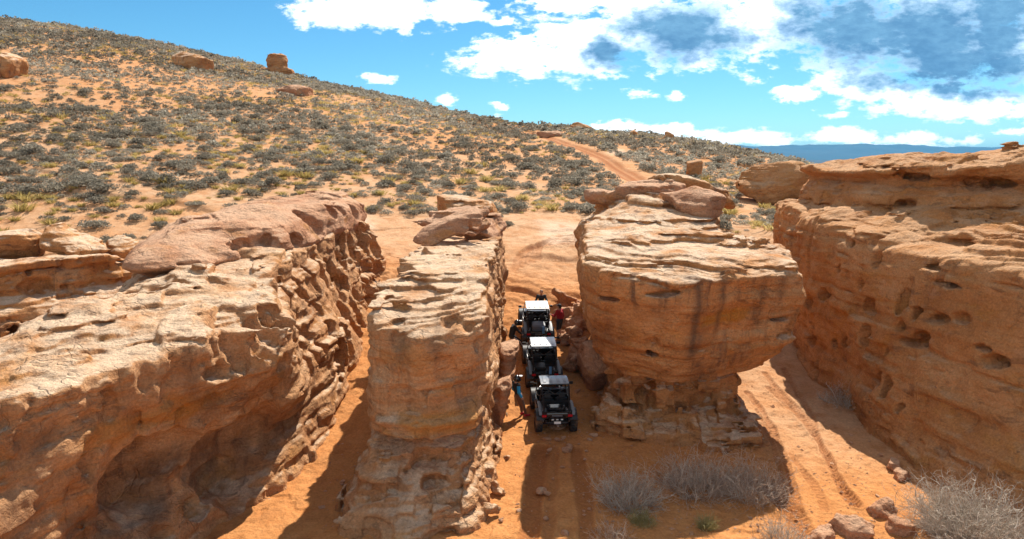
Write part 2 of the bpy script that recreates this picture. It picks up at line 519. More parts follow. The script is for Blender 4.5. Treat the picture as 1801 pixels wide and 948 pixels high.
# ground: sand with attributes baked on the sheet (trail = where wheels packed the soil, rocky = bare slickrock)
def sand_mat():
    m, t, b = new_mat("sand")
    g = t.new("ShaderNodeNewGeometry"); P = g.outputs["Position"]
    at = t.new("ShaderNodeAttribute", attribute_name="trail"); tr = at.outputs["Fac"]
    at2 = t.new("ShaderNodeAttribute", attribute_name="deep"); dp = at2.outputs["Fac"]
    n1 = t.noise(P, 0.25, 6, 0.6); n2 = t.noise(P, 1.7, 6, 0.65); n3 = t.noise(P, 12.0, 4, 0.7)
    pale = t.ramp(n2, [(0.3, (0.47, 0.27, 0.145)), (0.7, (0.60, 0.39, 0.24))])
    pale = t.mix(t.mrange(n1, 0.45, 0.65, 0, 0.55), pale, (0.52, 0.25, 0.11))
    orange = t.ramp(n2, [(0.3, (0.50, 0.205, 0.066)), (0.7, (0.585, 0.27, 0.10))])
    c = t.mix(dp, pale, orange)
    c = t.mix(t.math("MULTIPLY", tr, 0.9), c, (0.31, 0.105, 0.036))
    at3 = t.new("ShaderNodeAttribute", attribute_name="bleach")
    c = t.mix(t.math("MULTIPLY", at3.outputs["Fac"], 0.8), c, (0.66, 0.47, 0.33))
    c = t.mix(t.mrange(t.noise(P, 0.9, 6, 0.65), 0.5, 0.66, 0, 0.5), c, (0.40, 0.165, 0.058))
    c = t.mix(1.0, c, t.ramp(n3, [(0.28, 0.74), (0.72, 1.16)]), "MULTIPLY")
    t.put(b.inputs["Base Color"], c)
    b.inputs["Roughness"].default_value = 1.0; b.inputs["Specular IOR Level"].default_value = 0.1
    h = t.math("ADD", t.math("MULTIPLY", t.noise(P, 3.0, 7, 0.72), 0.16), t.math("MULTIPLY", t.noise(P, 18.0, 4, 0.7), 0.02))
    bp = t.new("ShaderNodeBump"); bp.inputs["Strength"].default_value = 0.75; bp.inputs["Distance"].default_value = 1.0
    t.put(bp.inputs["Height"], h); t.put(b.inputs["Normal"], bp.outputs[0])
    return m
SAND = sand_mat()
# ------------------------------------------------------------------ terrain
_RU = np.array([-400, -200, 0, 120, 240, 360, 480, 600, 700, 800, 920, 1000, 1100, 1180, 1280, 1350, 1400, 1450, 1500, 1600, 1800, 2200.])
_RV = np.array([-95, -28, 27, 45, 66, 92, 118, 148, 173, 197, 219, 224, 236, 245, 259, 273, 289, 305, 322, 335, 350, 360.])
_RD = np.array([205, 205, 200, 198, 196, 192, 188, 182, 176, 170, 160, 157, 152, 148, 142, 136, 122, 108, 95, 88, 85, 85.])
_rt = []; _rz = []
for _u, _v, _d in zip(_RU, _RV, _RD):
    _p = at_y(_u, _v, _d); _rt.append(_p[0] / _d); _rz.append(_p[2])
_rt = np.array(_rt); _rz = np.array(_rz)
PLAIN = 5.4
VALLEY = -130.0

def ground_base(x, y):
    x = np.asarray(x, dtype=np.float64); y = np.asarray(y, dtype=np.float64)
    t = x / np.maximum(y, 4.0)
    fs = np.interp(y, [10, 24, 27, 30, 34, 38, 44, 52], [0, 0, 0.12, 0.6, 1.6, 2.7, 4.1, PLAIN])
    fl = np.interp(y, [10, 22, 25, 28, 33, 40, 52], [-0.3, 0, 0.35, 1.0, 2.2, 4.0, PLAIN])
    fr = np.interp(y, [10, 24, 29, 34, 40, 52], [0, 0, 0.15, 0.6, 2.2, PLAIN])
    a = sstep(-4.6, -2.0, x); b = sstep(6.0, 9.0, x)
    fl_z = fl * (1 - a) + fs * a
    fl_z = fl_z * (1 - b) + fr * b
    rim = np.interp(x, [-40, -34, -30, -27, -24, -21, -18, -14], [33, 34, 35, 37, 40, 43, 45.5, 47])
    c = sstep(1.2, 3.6, y - rim)
    left = 1.4 + (PLAIN - 0.25 - 1.4) * c
    e = sstep(-12.5, -14.0, x)
    z = fl_z * (1 - e) + left * e
    # high ground behind the right wall
    g = sstep(17.0, 20.0, x)
    z = z * (1 - g) + (np.interp(y, [10, 20, 52], [3.0, 4.0, PLAIN])) * g
    # hill
    zr = np.interp(t, _rt, _rz); D = np.interp(t, _rt, np.interp(_RU, _RU, _RD))
    y0 = np.interp(t, [-0.6, -0.35, -0.1], [46, 48, 52])
    s = (y - y0) / (D - y0)
    hz = (PLAIN - 0.25 * sstep(-0.1, -0.35, t)) + (zr - PLAIN) * np.clip(s, 0, 1)
    over = np.maximum(y - D, 0)
    hz = hz - 0.05 * over - 0.0011 * over ** 2
    und = fbm(x, y, 0 * x, 0.035, 3, 301) * 1.3 * np.clip(s * 3, 0, 1) * sstep(1.15, 0.9, s)
    hz = hz + und
    far = VALLEY + 14 * fbm(x, y, 0 * x, 0.0009, 3, 305)
    hz = np.where(over > 0, np.maximum(hz, far), hz)
    z = np.where(s > 0, hz, z)
    return z

def hit(u, v, y0=20.0, y1=230.0):
    """where the pixel's ray meets the terrain"""
    d = ray(u, v)
    ys = np.linspace(y0, y1, 4000)
    zz = CAM_H + d[2] / d[1] * ys
    gz = ground_base(d[0] / d[1] * ys, ys)
    k = np.nonzero(zz <= gz)[0]
    i = k[0] if len(k) else len(ys) - 1
    return (d[0] / d[1] * ys[i], ys[i], gz[i])

def polyline_d(x, y, P):
    """distance to a polyline and arc length along it"""
    best = np.full(x.shape, 1e9); arc = np.zeros(x.shape); acc = 0.0
    for (ax, ay), (bx, by) in zip(P[:-1], P[1:]):
        ex, ey = bx - ax, by - ay; L = math.hypot(ex, ey)
        t = np.clip(((x - ax) * ex + (y - ay) * ey) / (L * L + 1e-9), 0, 1)
        d = np.hypot(x - ax - ex * t, y - ay - ey * t)
        m = d < best
        best = np.where(m, d, best); arc = np.where(m, acc + t * L, arc); acc += L
    return best, arc

def smooth_line(P, n=8):
    P = np.array(P, dtype=float)
    Q = np.vstack([2 * P[0] - P[1], P, 2 * P[-1] - P[-2]])
    out = []
    for i in range(1, len(Q) - 2):
        for k in range(n):
            t = k / n
            out.append(0.5 * ((2 * Q[i]) + (-Q[i - 1] + Q[i + 1]) * t + (2 * Q[i - 1] - 5 * Q[i] + 4 * Q[i + 1] - Q[i + 2]) * t * t
                              + (-Q[i - 1] + 3 * Q[i] - 3 * Q[i + 1] + Q[i + 2]) * t ** 3))
    out.append(P[-1])
    return [tuple(p[:2]) for p in out]

TRAIL = smooth_line([hit(u, v)[:2] for u, v in ((935, 234), (968, 243), (1000, 254), (1040, 268), (1075, 288), (1105, 306), (1135, 325), (1160, 345))])
RUTS = []
def rut(pts, w, depth, tread, amt):
    RUTS.append((smooth_line([hit(u, v, 12, 60)[:2] for u, v in pts]), w, depth, tread, amt))
rut(((1012, 790), (1022, 840), (1030, 900), (1034, 990)), 0.30, 0.05, 0.3, 0.8)
rut(((950, 790), (944, 840), (936, 900), (926, 990)), 0.34, 0.06, 0.3, 0.9)
rut(((975, 790), (970, 840), (966, 900), (960, 990)), 0.22, 0.03, 0.3, 0.5)
rut(((1345, 655), (1372, 690), (1405, 725), (1440, 775), (1470, 840), (1500, 890)), 0.20, 0.06, 1.0, 0.75)
rut(((1352, 680), (1388, 715), (1420, 748), (1448, 790), (1480, 850), (1508, 893)), 0.17, 0.05, 1.0, 0.6)
rut(((1315, 690), (1340, 722), (1362, 765), (1380, 805), (1392, 850), (1402, 900)), 0.16, 0.05, 0.5, 0.7)
rut(((1330, 720), (1352, 765), (1368, 810), (1376, 850)), 0.12, 0.035, 0.5, 0.5)
rut(((1378, 648), (1396, 680), (1420, 720), (1436, 760), (1446, 800)), 0.14, 0.045, 0.6, 0.7)
rut(((1390, 800), (1420, 840), (1440, 870), (1452, 900)), 0.13, 0.035, 0.6, 0.6)
rut(((1340, 850), (1370, 880), (1400, 915), (1430, 960)), 0.35, 0.06, 0.9, 0.8)
for k in range(5):   # bends of old wheel tracks where the ramp leaves the passage
    rut(((905 + 10 * k, 470 - 4 * k), (915 + 9 * k, 448 - 4 * k), (945 + 6 * k, 436 - 3 * k), (985, 432 - 4 * k), (1010, 434 - 5 * k)), 0.28, 0.06, 0.2, 0.55)

def ground_z(x, y):
    x = np.asarray(x, dtype=np.float64); y = np.asarray(y, dtype=np.float64)
    z = ground_base(x, y)
    near = (y < 75)
    add = np.zeros(x.shape); 
    zz = 0 * x
    add += near * 0.10 * fbm(x, y, zz, 0.45, 3, 311) + near * 0.05 * fbm(x, y, zz, 1.8, 3, 313) * sstep(70, 40, y)
    fp = vnoise(x * 2.6, y * 2.6, zz, 316)      # trampled, pock-marked sand
    add += near * sstep(48, 38, y) * (0.03 * fbm(x, y, zz, 4.5, 3, 315, 0.65) - 0.05 * sstep(0.35, 0.6, fp) * sstep(-0.2, 0.3, vnoise(x * 0.5, y * 0.5, zz, 317)))
    # slickrock ledges on the ramp at the end of the passage
    w = sstep(31.5, 34.0, y) * sstep(46.5, 43.5, y) * sstep(-9.5, -8.0, x) * sstep(8.0, 6.0, x)
    q = y * 0.9 + 1.3 * fbm(x, y, zz, 0.35, 3, 321) + 0.25 * x
    add += w * (0.22 * bed1(q, 0.55, 331, 0.13) + 0.13 * bed1(q + 0.3 * x, 1.3, 333, 0.12) + 0.08 * fbm(x, y, zz, 1.5, 2, 335))
    w2 = sstep(44, 47, y) * sstep(62, 54, y) * sstep(0.3, 0.1, np.abs(x / np.maximum(y, 1)))
    add += w2 * 0.10 * bed1(q, 0.5, 337, 0.15)
    # bare steps of rock on the left flat
    w3 = sstep(-12, -15, x) * sstep(40, 46, y) * sstep(75, 58, y)
    add += w3 * 0.14 * bed1(y * 0.6 + 0.25 * x + 2.0 * fbm(x, y, zz, 0.12, 2, 341), 0.6, 339, 0.12)
    return z + add

def rut_field(x, y):
    dz = np.zeros(x.shape); tr = np.zeros(x.shape)
    wob = 0.08 * fbm(x, y, 0 * x, 0.9, 2, 351)
    for P, w, depth, tread, amt in RUTS:
        xs = [p[0] for p in P]; ys = [p[1] for p in P]
        m = (x > min(xs) - 1) & (x < max(xs) + 1) & (y > min(ys) - 1) & (y < max(ys) + 1)
        if not m.any(): continue
        d, a = polyline_d(x[m], y[m], P)
        d = np.abs(d + wob[m])
        prof = np.clip(1 - (d / w) ** 2, 0, 1) ** 0.7
        ridge = np.exp(-((d - w * 1.15) / (w * 0.3)) ** 2)
        cut = -1.7 * depth * prof + depth * 0.9 * ridge
        if tread: cut += tread * 0.03 * prof * np.sign(np.sin(a * 2 * math.pi / 0.19 + 1.2 * np.sign(d) + 6 * d))
        fade = 0.6 + 0.4 * vnoise(x[m] * 0.6, y[m] * 0.6, 0 * x[m], 361)
        dz[m] = dz[m] + cut * fade
        tread_ = (0.72 + 0.28 * np.sign(np.sin(a * 2 * math.pi / 0.19 + 1.2 * np.sign(d) + 6 * d))) if tread > .4 else 1.0
        tr[m] = np.maximum(tr[m], np.clip(prof * 1.6, 0, 1) * amt * (0.5 + 0.5 * fade) * tread_)
    return dz, tr

def build_ground():
    ys = [12.5]
    while ys[-1] < 62: ys.append(ys[-1] * 1.0021)
    while ys[-1] < 230: ys.append(ys[-1] * 1.0065)
    while ys[-1] < 60000: ys.append(ys[-1] * 1.09)
    ys = np.array(ys)
    ts = np.linspace(-1.0, 1.0, 1250)
    Y, T = np.meshgrid(ys, ts, indexing="ij")
    X = T * Y
    Z = ground_z(X, Y)
    dz, tr = rut_field(X, Y)
    Z += dz
    d, _ = polyline_d(X[(Y < 200)], Y[(Y < 200)], TRAIL)
    dd = np.full(X.shape, 99.0); dd[Y < 200] = d
    wn = fbm(X, Y, 0 * X, 0.3, 2, 371)
    trail = sstep(1.9, 1.0, dd + 0.7 * wn)
    Z -= 0.28 * trail * (Y > 50)
    Z += 0.06 * trail * np.cos(dd * 5.0)
    tr = np.maximum(tr, trail * (0.75 + 0.25 * np.cos(dd * 5.0)))
    n0, n1 = Y.shape
    V = np.stack([X, Y, Z], -1).reshape(-1, 3)
    i = np.arange(n0 * n1).reshape(n0, n1)
    Q = np.stack([i[:-1, :-1], i[:-1, 1:], i[1:, 1:], i[1:, :-1]], -1).reshape(-1, 4)
    # the same sheet carries on beneath and behind the camera
    B = []; k = len(V)
    for yy in np.linspace(-260, 12.6, 14):
        for xx in np.linspace(-320, 320, 14):
            B.append((xx, yy, -0.05 if yy > 10 or abs(xx) < 20 else 1.5))
    Bq = [[k + a * 14 + b, k + a * 14 + b + 1, k + (a + 1) * 14 + b + 1, k + (a + 1) * 14 + b] for a in range(13) for b in range(13)]
    V = np.vstack([V, np.array(B)]); Q = np.vstack([Q, np.array(Bq)])
    o = obj_np("ground", V, Q, SAND)
    x = V[:, 0]; y = V[:, 1]
    deep = sstep(50, 33, y) * sstep(-14, -9, x)
    deep = np.clip(deep - 0.75 * sstep(8.5, 10.5, x) * sstep(20, 26, y), 0, 1)
    deep = np.maximum(deep, 0.16 + 0.38 * sstep(50, 120, y))
    deep = np.clip(deep + 0.35 * fbm(x, y, 0 * x, 0.12, 3, 391) * sstep(45, 55, y), 0, 1)
    bl = np.zeros(len(V))
    for (u, v, rr) in ((962, 236, 3.2), (1085, 268, 2.5), (620, 398, 2.4), (985, 408, 2.2)):
        p = hit(u, v)
        bl = np.maximum(bl, sstep(rr, rr * 0.4, np.hypot(x - p[0], (y - p[1]) * 0.5) + 0.9 * fbm(x, y, 0 * x, 0.5, 2, 381)))
    tr = np.concatenate([tr.ravel(), np.zeros(len(B))])
    for nm, a in (("trail", tr), ("deep", deep), ("bleach", bl)):
        at = o.data.attributes.new(nm, "FLOAT", "POINT"); at.data.foreach_set("value", a.astype(np.float32))
    tag(o, kind="structure", label="orange desert sand with wheel tracks between the rock fins", cat="ground")
    return o
GROUND = build_ground()
# ------------------------------------------------------------------ the rock fins
def holes_row(pts):
    return [(c, r) for c, r in pts]

def rubbly(z0, z1, amt, seed):
    """foot of a rock shattered into blocks between two heights"""
    def f(x, y, z):
        w2 = fbm(x, y, z, 0.8, 2, seed)
        return amt * sstep(z1, z0, z) * (0.26 * bnoise(x * 1.05 + .4 * w2, y * 1.05, z * 1.25 + .3 * w2, seed + 1) + 0.14 * bnoise(x * 2.3, y * 2.3 + .3 * w2, z * 2.6, seed + 2) + 0.10 * w2)
    return f

# --- long left fin
LF = [
 (-1.0, [(-7.4,20.6),(-6.4,26),(-6.7,33),(-7.0,42),(-13,47),(-16.5,38),(-16,28),(-14.6,22),(-15,15),(-16,9),(-11,9),(-8.9,16.6)]),
 (0.2,  [(-7.6,20.9),(-6.6,26),(-6.9,33),(-7.1,42),(-13,47),(-16.5,38),(-16,28),(-14.6,22),(-15,15),(-16,9),(-11.4,9),(-9.2,17.0)]),
 (1.5,  [(-8.3,21.6),(-7.0,25.5),(-7.0,33),(-7.2,42),(-13,47),(-16.5,38),(-16,28),(-14.3,22),(-15,15),(-16,9),(-12.0,9),(-9.9,17.6)]),
 (3.0,  [(-7.2,20.8),(-7.4,26),(-7.6,33),(-7.3,42),(-13,46.5),(-16.3,38),(-15.8,28),(-14.2,22),(-14.6,15),(-15.5,9),(-12.3,9),(-9.7,17.0)]),
 (4.6,  [(-6.9,20.2),(-8.2,26),(-8.4,33),(-7.7,41.5),(-12.8,46),(-16,38),(-15.6,28),(-14.0,22),(-14.2,15),(-15.4,9),(-13.0,9),(-9.4,16.9)]),
 (6.2,  [(-6.9,20.0),(-8.9,26),(-9.1,33),(-8.2,41),(-12.6,45.5),(-15.8,38),(-15.4,28),(-13.5,22),(-13.9,15),(-15.0,9),(-13.4,9),(-9.2,17.3)]),
 (8.8,  [(-7.4,21.0),(-9.3,26),(-9.5,33),(-8.5,41),(-12.4,45),(-15.4,38),(-15.0,28),(-13.3,22.5),(-13.8,16),(-14.8,9),(-13.6,9),(-9.6,18)]),
]
LF_TOP = [(-6.9,20.0,5.6),(-9.2,17.3,5.55),(-11.5,14.8,5.6),(-13.6,10,5.6),(-8.3,21,6.2),(-10.5,19,6.2),(-12.6,18,6.25),(-13.4,22.8,6.3),(-9.0,24.5,6.8),(-11.5,23.0,6.75),(-10.8,21,6.5),
          (-8.2,29,6.9),(-8.3,34,6.9),(-7.8,41,6.3),(-10.5,28,6.9),(-12.5,27,6.9),(-14,30,6.9),(-11,40,7.2),(-14,40,7.0),(-9.3,38,6.9)]
lf_holes = [((-9.0,16.9,2.4),(2.1,1.7,1.2)),((-8.0,19.6,1.9),(1.5,1.5,1.3))]
lf_seen = [(432,607,(.85,0.40,.85)),(473,563,(.85,0.36,.8)),(497,549,(.85,0.30,.75)),(515,522,(.85,0.29,.75)),(537,516,(.85,0.32,.6)),(549,489,(.85,0.29,.6)),(567,485,(.85,0.36,.9)),(584,482,(.85,0.32,.8)),(598,455,(.85,0.36,.8)),
 (605,435,(.85,0.36,.8)),(618,431,(.85,0.40,.95)),(633,425,(.85,0.40,1.0)),(642,418,(.85,0.40,1.0)),(659,418,(.85,0.43,1.1)),(669,404,(.8,.6,1.0)),(682,435,(.8,.8,1.2)),(672,482,(.8,.9,1.3)),(586,575,(.6,.5,.4)),(547,588,(.5,.4,.35)),(532,607,(.5,.4,.4)),
 (618,563,(.85,0.43,1.0)),(632,553,(.85,0.43,1.1)),(638,587,(.85,0.43,1.0)),(615,607,(.85,0.43,.9)),(598,617,(.8,.6,.8)),(652,509,(.85,0.50,1.1)),(655,546,(.85,0.58,1.1)),(448,720,(.45,.4,.35)),(468,748,(.5,.45,.4)),(342,895,(.4,.4,.35)),(410,845,(1.2,1.1,.7)),(330,790,(.85,0.65,.6)),(284,939,(.4,.4,.35)),
 (575,500,(.3,.25,.25)),(560,545,(.35,.3,.3)),(525,575,(.3,.25,.25)),(600,520,(.5,.4,.45)),(450,640,(.35,.3,.3)),(500,640,(.4,.35,.3)),(395,655,(.5,.5,.35)),
 (445,590,(.6,0.22,0.56)),(485,540,(.6,0.22,0.61)),(506,560,(.6,0.26,0.61)),(527,500,(.6,0.30,0.61)),(558,500,(.6,0.24,0.39)),(575,470,(.6,0.22,0.48)),(590,440,(.6,0.22,0.61)),(612,455,(.6,0.30,0.44)),(626,455,(.6,0.26,0.44)),(650,440,(.6,0.22,0.52)),(664,440,(.6,0.28,0.52)),(645,530,(.6,0.22,0.48)),(628,520,(.6,0.24,0.39)),(610,575,(.6,0.22,0.48)),(590,590,(.6,0.22,0.61)),(575,610,(.6,0.22,0.48)),(560,630,(.6,0.22,0.35)),(545,640,(.6,0.22,0.52)),(470,610,(.6,0.22,0.48)),(490,600,(.6,0.22,0.35)),(610,500,(.6,0.22,0.48)),(595,500,(.6,0.22,0.35))]
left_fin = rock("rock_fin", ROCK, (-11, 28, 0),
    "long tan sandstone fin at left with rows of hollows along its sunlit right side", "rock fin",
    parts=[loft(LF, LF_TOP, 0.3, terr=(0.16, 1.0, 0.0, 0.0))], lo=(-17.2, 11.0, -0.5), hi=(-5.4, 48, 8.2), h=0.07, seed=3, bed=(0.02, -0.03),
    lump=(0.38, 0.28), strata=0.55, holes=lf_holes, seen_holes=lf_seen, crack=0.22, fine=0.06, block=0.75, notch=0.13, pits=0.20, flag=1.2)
# its caprock
cap_holes = [((-8.8,38.4,7.6),(0.7,0.8,0.5)),((-8.7,40.6,7.6),(0.6,0.7,0.5)), ((-9.4,29.2,7.1),(0.6,0.5,0.35))]
CAP = [
 (6.3, [(-10.6,27.0),(-9.6,30),(-9.3,35),(-8.8,41),(-11.5,44),(-15,38),(-15.2,31),(-14.2,26.6),(-13.1,24.2),(-11.6,25)]),
 (6.95, [(-9.7,26.6),(-9.2,30),(-9.0,35),(-8.5,41),(-11.5,44.3),(-15.2,38),(-15.6,31),(-14.7,26),(-13.3,22.7),(-11.0,23.8)]),
 (7.6, [(-10.0,27.4),(-9.4,30),(-9.0,35),(-8.6,41),(-11.5,44),(-15.0,38),(-15.4,31),(-14.5,27),(-13.4,23.6),(-11.4,24.6)]),
 (9.4, [(-11.0,29),(-10.2,32),(-9.8,36),(-9.0,40.5),(-11.5,43),(-14.0,38),(-14.2,32),(-13.6,28.5),(-13.0,26),(-12.0,26.6)]),
]
CAP_TOP = [(-13.3,22.7,6.9),(-12.9,24.5,7.5),(-11.2,24.2,7.1),(-14.6,27,7.5),(-13,28,8.0),(-10.5,27.5,7.6),(-9.6,31,7.9),(-12,32,8.45),(-15,33,7.7),(-12.5,37,8.6),(-9.4,37,8.1),(-15,38,7.8),(-10.5,41,8.4),(-12.5,43.5,8.1),(-8.8,41,8.0)]
rock("caprock", ROCK_P, (-11, 28, 7), None, parent=left_fin, parts=[loft(CAP, CAP_TOP, 0.5)], lo=(-16.4, 22.0, 6.1), hi=(-7.6, 45.2, 9.3), h=0.065, seed=14,
     bed=(0.05, -0.04), lump=(0.30, 0.35), strata=0.45, holes=cap_holes, seen_holes=[(437,432,(.8,.75,.5)),(470,425,(.7,.7,.4)),(545,385,(.8,.6,.7)),(560,395,(.7,.6,.6)),(583,372,(.7,.6,.5)),(600,368,(.6,.6,.5)),(625,362,(.6,.6,.5))], fine=0.05, block=0.4, notch=0.06, pits=0.10, flag=0.5)
bpy.data.objects["caprock"].location = (0, 0, 7)

# --- pillar between the left gully and the passage
PL = [
 (-1.0, [(-5.7,17.8),(-3.4,16.6),(-0.8,17.9),(-0.1,22),(-0.1,27),(0.0,35),(-0.5,42),(-4.2,42),(-5.0,31),(-5.2,23)]),
 (0.1,  [(-5.3,18.4),(-3.2,17.3),(-1.0,18.5),(-0.5,22.2),(-0.35,27),(-0.2,35),(-0.6,42),(-4.2,42),(-4.8,31),(-5.0,23)]),
 (1.1,  [(-4.8,19.2),(-2.9,18.5),(-1.1,19.5),(-0.8,22.6),(-0.5,27),(-0.3,35),(-0.6,42),(-4.2,42),(-4.7,31),(-4.8,23)]),
 (2.3,  [(-4.4,20.4),(-2.8,20.3),(-1.2,20.9),(-0.9,23),(-0.6,27),(-0.4,35),(-0.7,42),(-4.2,42),(-4.6,31),(-4.7,23)]),
 (2.55,  [(-4.3,19.2),(-2.6,18.6),(-0.95,19.4),(-0.75,23),(-0.6,27),(-0.4,35),(-0.7,41.5),(-4.1,41.5),(-4.6,31),(-4.6,23)]),
 (3.4,  [(-4.45,19.6),(-2.5,19.1),(-0.85,20.0),(-0.6,23),(-0.5,27),(-0.35,35),(-0.7,41.5),(-4.1,41.5),(-4.6,31),(-4.7,23)]),
 (5.2,  [(-4.3,19.5),(-2.5,19.0),(-0.75,19.9),(-0.6,23),(-0.5,27),(-0.4,35),(-0.7,41),(-4.0,41),(-4.5,31),(-4.6,23)]),
 (6.3,  [(-4.35,19.4),(-2.5,18.9),(-0.85,19.8),(-0.75,23),(-0.65,27),(-0.5,35),(-0.8,41),(-4.0,41),(-4.4,31),(-4.4,23)]),
 (8.8,  [(-4.2,20),(-2.5,19.7),(-1.0,20.4),(-0.8,23.4),(-0.7,27),(-0.7,35),(-0.9,41),(-3.9,41),(-4.2,31),(-4.2,23)]),
]
PL_TOP = [(-4.3,19.5,6.0),(-2.5,19,5.5),(-0.9,20,5.7),(-4.1,22,6.35),(-2.5,21.6,6.35),(-0.8,23,6.6),(-3.9,25,6.7),(-2.3,25.5,6.95),(-0.8,27,6.8),(-2.4,29,7.0),(-4.1,31,6.5),(-0.7,32,6.9),(-2.4,34,6.8),(-0.7,38,6.4),(-3.9,38,6.2),(-2.4,41,6.0)]
pl_holes = [((-0.3,24.8,2.0),(0.8,0.8,0.9)),((-0.2,29.5,2.2),(0.5,0.8,0.8)),((-2.1,19.0,1.6),(1.2,1.1,0.5))]
pl_seen = [(798,565,(.36,.5,.26)),(822,576,(.22,.5,.2)),(700,568,(.2,.3,.1)),(733,747,(.20,.16,.07)),(846,606,(.25,.35,.25)),(862,640,(.25,.35,.4)),(872,560,(.3,.45,.7)),(860,520,(.3,.4,.5)),(882,600,(.3,.6,.9)),(890,540,(.3,.7,.9)),(880,500,(.3,.6,.7)),(855,700,(.3,.3,.4)),(770,850,(.5,.4,.2))]
pillar = rock("rock_fin", ROCK, (-2.5, 26, 0),
    "narrow sandstone pillar left of the off-road vehicles, flat layered top, orange band and undercut foot", "rock fin",
    parts=[loft(PL, PL_TOP, 0.2, terr=(0.15, 1.0, 0.0, 0.0))], lo=(-6.2, 16.4, -0.5), hi=(0.7, 42.5, 8.3), h=0.055, seed=21, bed=(0.03, -0.02), lump=(0.26, 0.4),
    strata=0.42, holes=pl_holes, seen_holes=pl_seen, extra=rubbly(1.6, 2.6, 0.6, 971), crack=0.14, fine=0.05, block=0.75, notch=0.13, pits=0.15, flag=1.3)

# --- mushroom block between the two passages
BK = [
 (-1.0, [(3.7,24.0),(6.7,22.9),(9.6,24.0),(9.9,28),(9.6,31),(7,33),(4.2,33),(3.6,29)]),
 (0.0,  [(4.2,24.8),(6.6,23.9),(9.1,25.0),(9.5,28),(9.4,31),(7,33),(4.4,33),(4.0,29)]),
 (1.0,  [(4.5,25.7),(6.5,25.0),(8.8,25.7),(9.1,28),(9.2,31),(7,33),(4.4,33),(4.2,29)]),
 (2.3,  [(4.6,26.1),(6.4,25.5),(8.6,26.1),(9.0,28),(9.4,31),(7,33),(4.3,33),(4.1,29)]),
 (2.6, [(3.8,25.0),(6.2,23.7),(9.7,25.3),(10.7,28),(10.3,31),(7,33),(4.0,33),(3.7,29)]),
 (3.8,  [(3.2,24.5),(6.0,23.1),(10.7,25.0),(11.5,28),(10.6,31),(7,33),(3.6,33),(3.2,29)]),
 (5.4,  [(2.75,24.0),(5.7,22.6),(10.7,24.6),(11.5,27.6),(10.4,31),(7,33),(3.4,33),(3.0,29)]),
 (6.6,  [(2.65,23.6),(5.6,22.4),(10.4,24.3),(11.2,27.4),(10.2,31),(7,33),(3.4,33),(3.0,29)]),
 (8.8,  [(2.75,23.7),(5.6,22.6),(10.2,24.4),(11.0,27.4),(10.0,31),(7,33),(3.4,33),(3.0,29)]),
]
BK_TOP = [(2.6,23.6,6.9),(5.6,22.5,6.55),(8,23.5,6.8),(10.4,24.3,6.8),(3.0,27,7.4),(5.8,24.5,7.0),(6,26,7.4),(9,27,7.5),(11,27.4,7.3),(3.4,31,7.7),(6.5,30,7.9),(9.8,31,7.7)]
SH = [
 (-1.0, [(4.3,30),(9.5,30),(10,33),(9,36),(6,35.5),(4.4,33.5)]),
 (2.4,  [(4.2,30),(9.5,30),(10,33.5),(9,37),(6,36),(4.3,34)]),
 (3.8,  [(3.8,30),(9.8,30),(10.4,34),(9.2,38),(6,36.5),(4.0,34.6)]),
 (5.6,  [(3.2,30),(9.8,30),(10.4,34),(9.2,39),(5.6,37.5),(3.2,35.6)]),
 (7.6,  [(3.4,30.4),(9.6,30.4),(10.2,34),(9.0,39),(5.4,38),(3.0,35.8)]),
 (9.4,  [(4.2,31),(9.2,31),(9.8,34),(8.6,39),(5.6,38),(4.0,35.6)]),
]
SH_TOP = [(3.1,35,7.5),(3.4,31,7.4),(5,31,8.0),(7,30.5,8.0),(9.6,30.5,7.7),(10,34,7.9),(7,34,8.6),(4.6,36,8.4),(6,39,8.3),(3.6,39,7.6),(9,38,8.0)]
bk_holes = [
            ((5.0,23.6,3.8),(0.25,0.4,0.2)),((5.3,25.2,1.5),(0.5,0.6,0.7)),((7.6,25.2,1.3),(0.8,0.7,0.5)),((8.9,25.6,0.9),(0.4,0.6,0.5)),
            ((11.6,26.6,6.3),(0.5,0.9,0.5))]
block = rock("rock_fin", ROCK_O, (6.5, 28, 0),
    "massive mushroom-shaped sandstone block with narrow undercut base right of the vehicles", "rock fin",
    parts=[blob((4.5,25.6,0.2),(1.1,0.9,0.9),(0,0,30),3.0), blob((7.9,25.2,0.0),(1.3,0.9,0.75),(0,0,-10),3.0), blob((6.3,24.6,-0.1),(1.5,0.9,0.6),(0,0,0),2.6), blob((5.2,25.9,1.9),(0.8,0.7,0.5),(0,10,0),3.0), loft(BK, BK_TOP, 0.2, terr=(0.17, 1.0, 0.01, 0.0), tseed=15), loft(SH, SH_TOP, 0.4, terr=(0.3, 0.8, 0.02, 0.0), tseed=17)], lo=(2.0, 21.4, -0.5), hi=(12.4, 40.4, 9.2), h=0.055, seed=33, bed=(0.02, -0.03), lump=(0.30, 0.33),
    strata=0.36, holes=bk_holes, seen_holes=[(1180,516,(.5,.45,.10)),(1160,520,(.5,.4,.06)),(1070,525,(.45,.5,.08)),(1150,600,(.2,.3,.16)),(1375,560,(.5,.4,.14)),(1385,590,(.4,.4,.12)),(1340,470,(.4,.4,.06))], crack=0.10, fine=0.045, block=0.55, notch=0.13, pits=0.06, flag=1.5, k=0.25, extra=rubbly(2.0, 2.7, 1.0, 961))

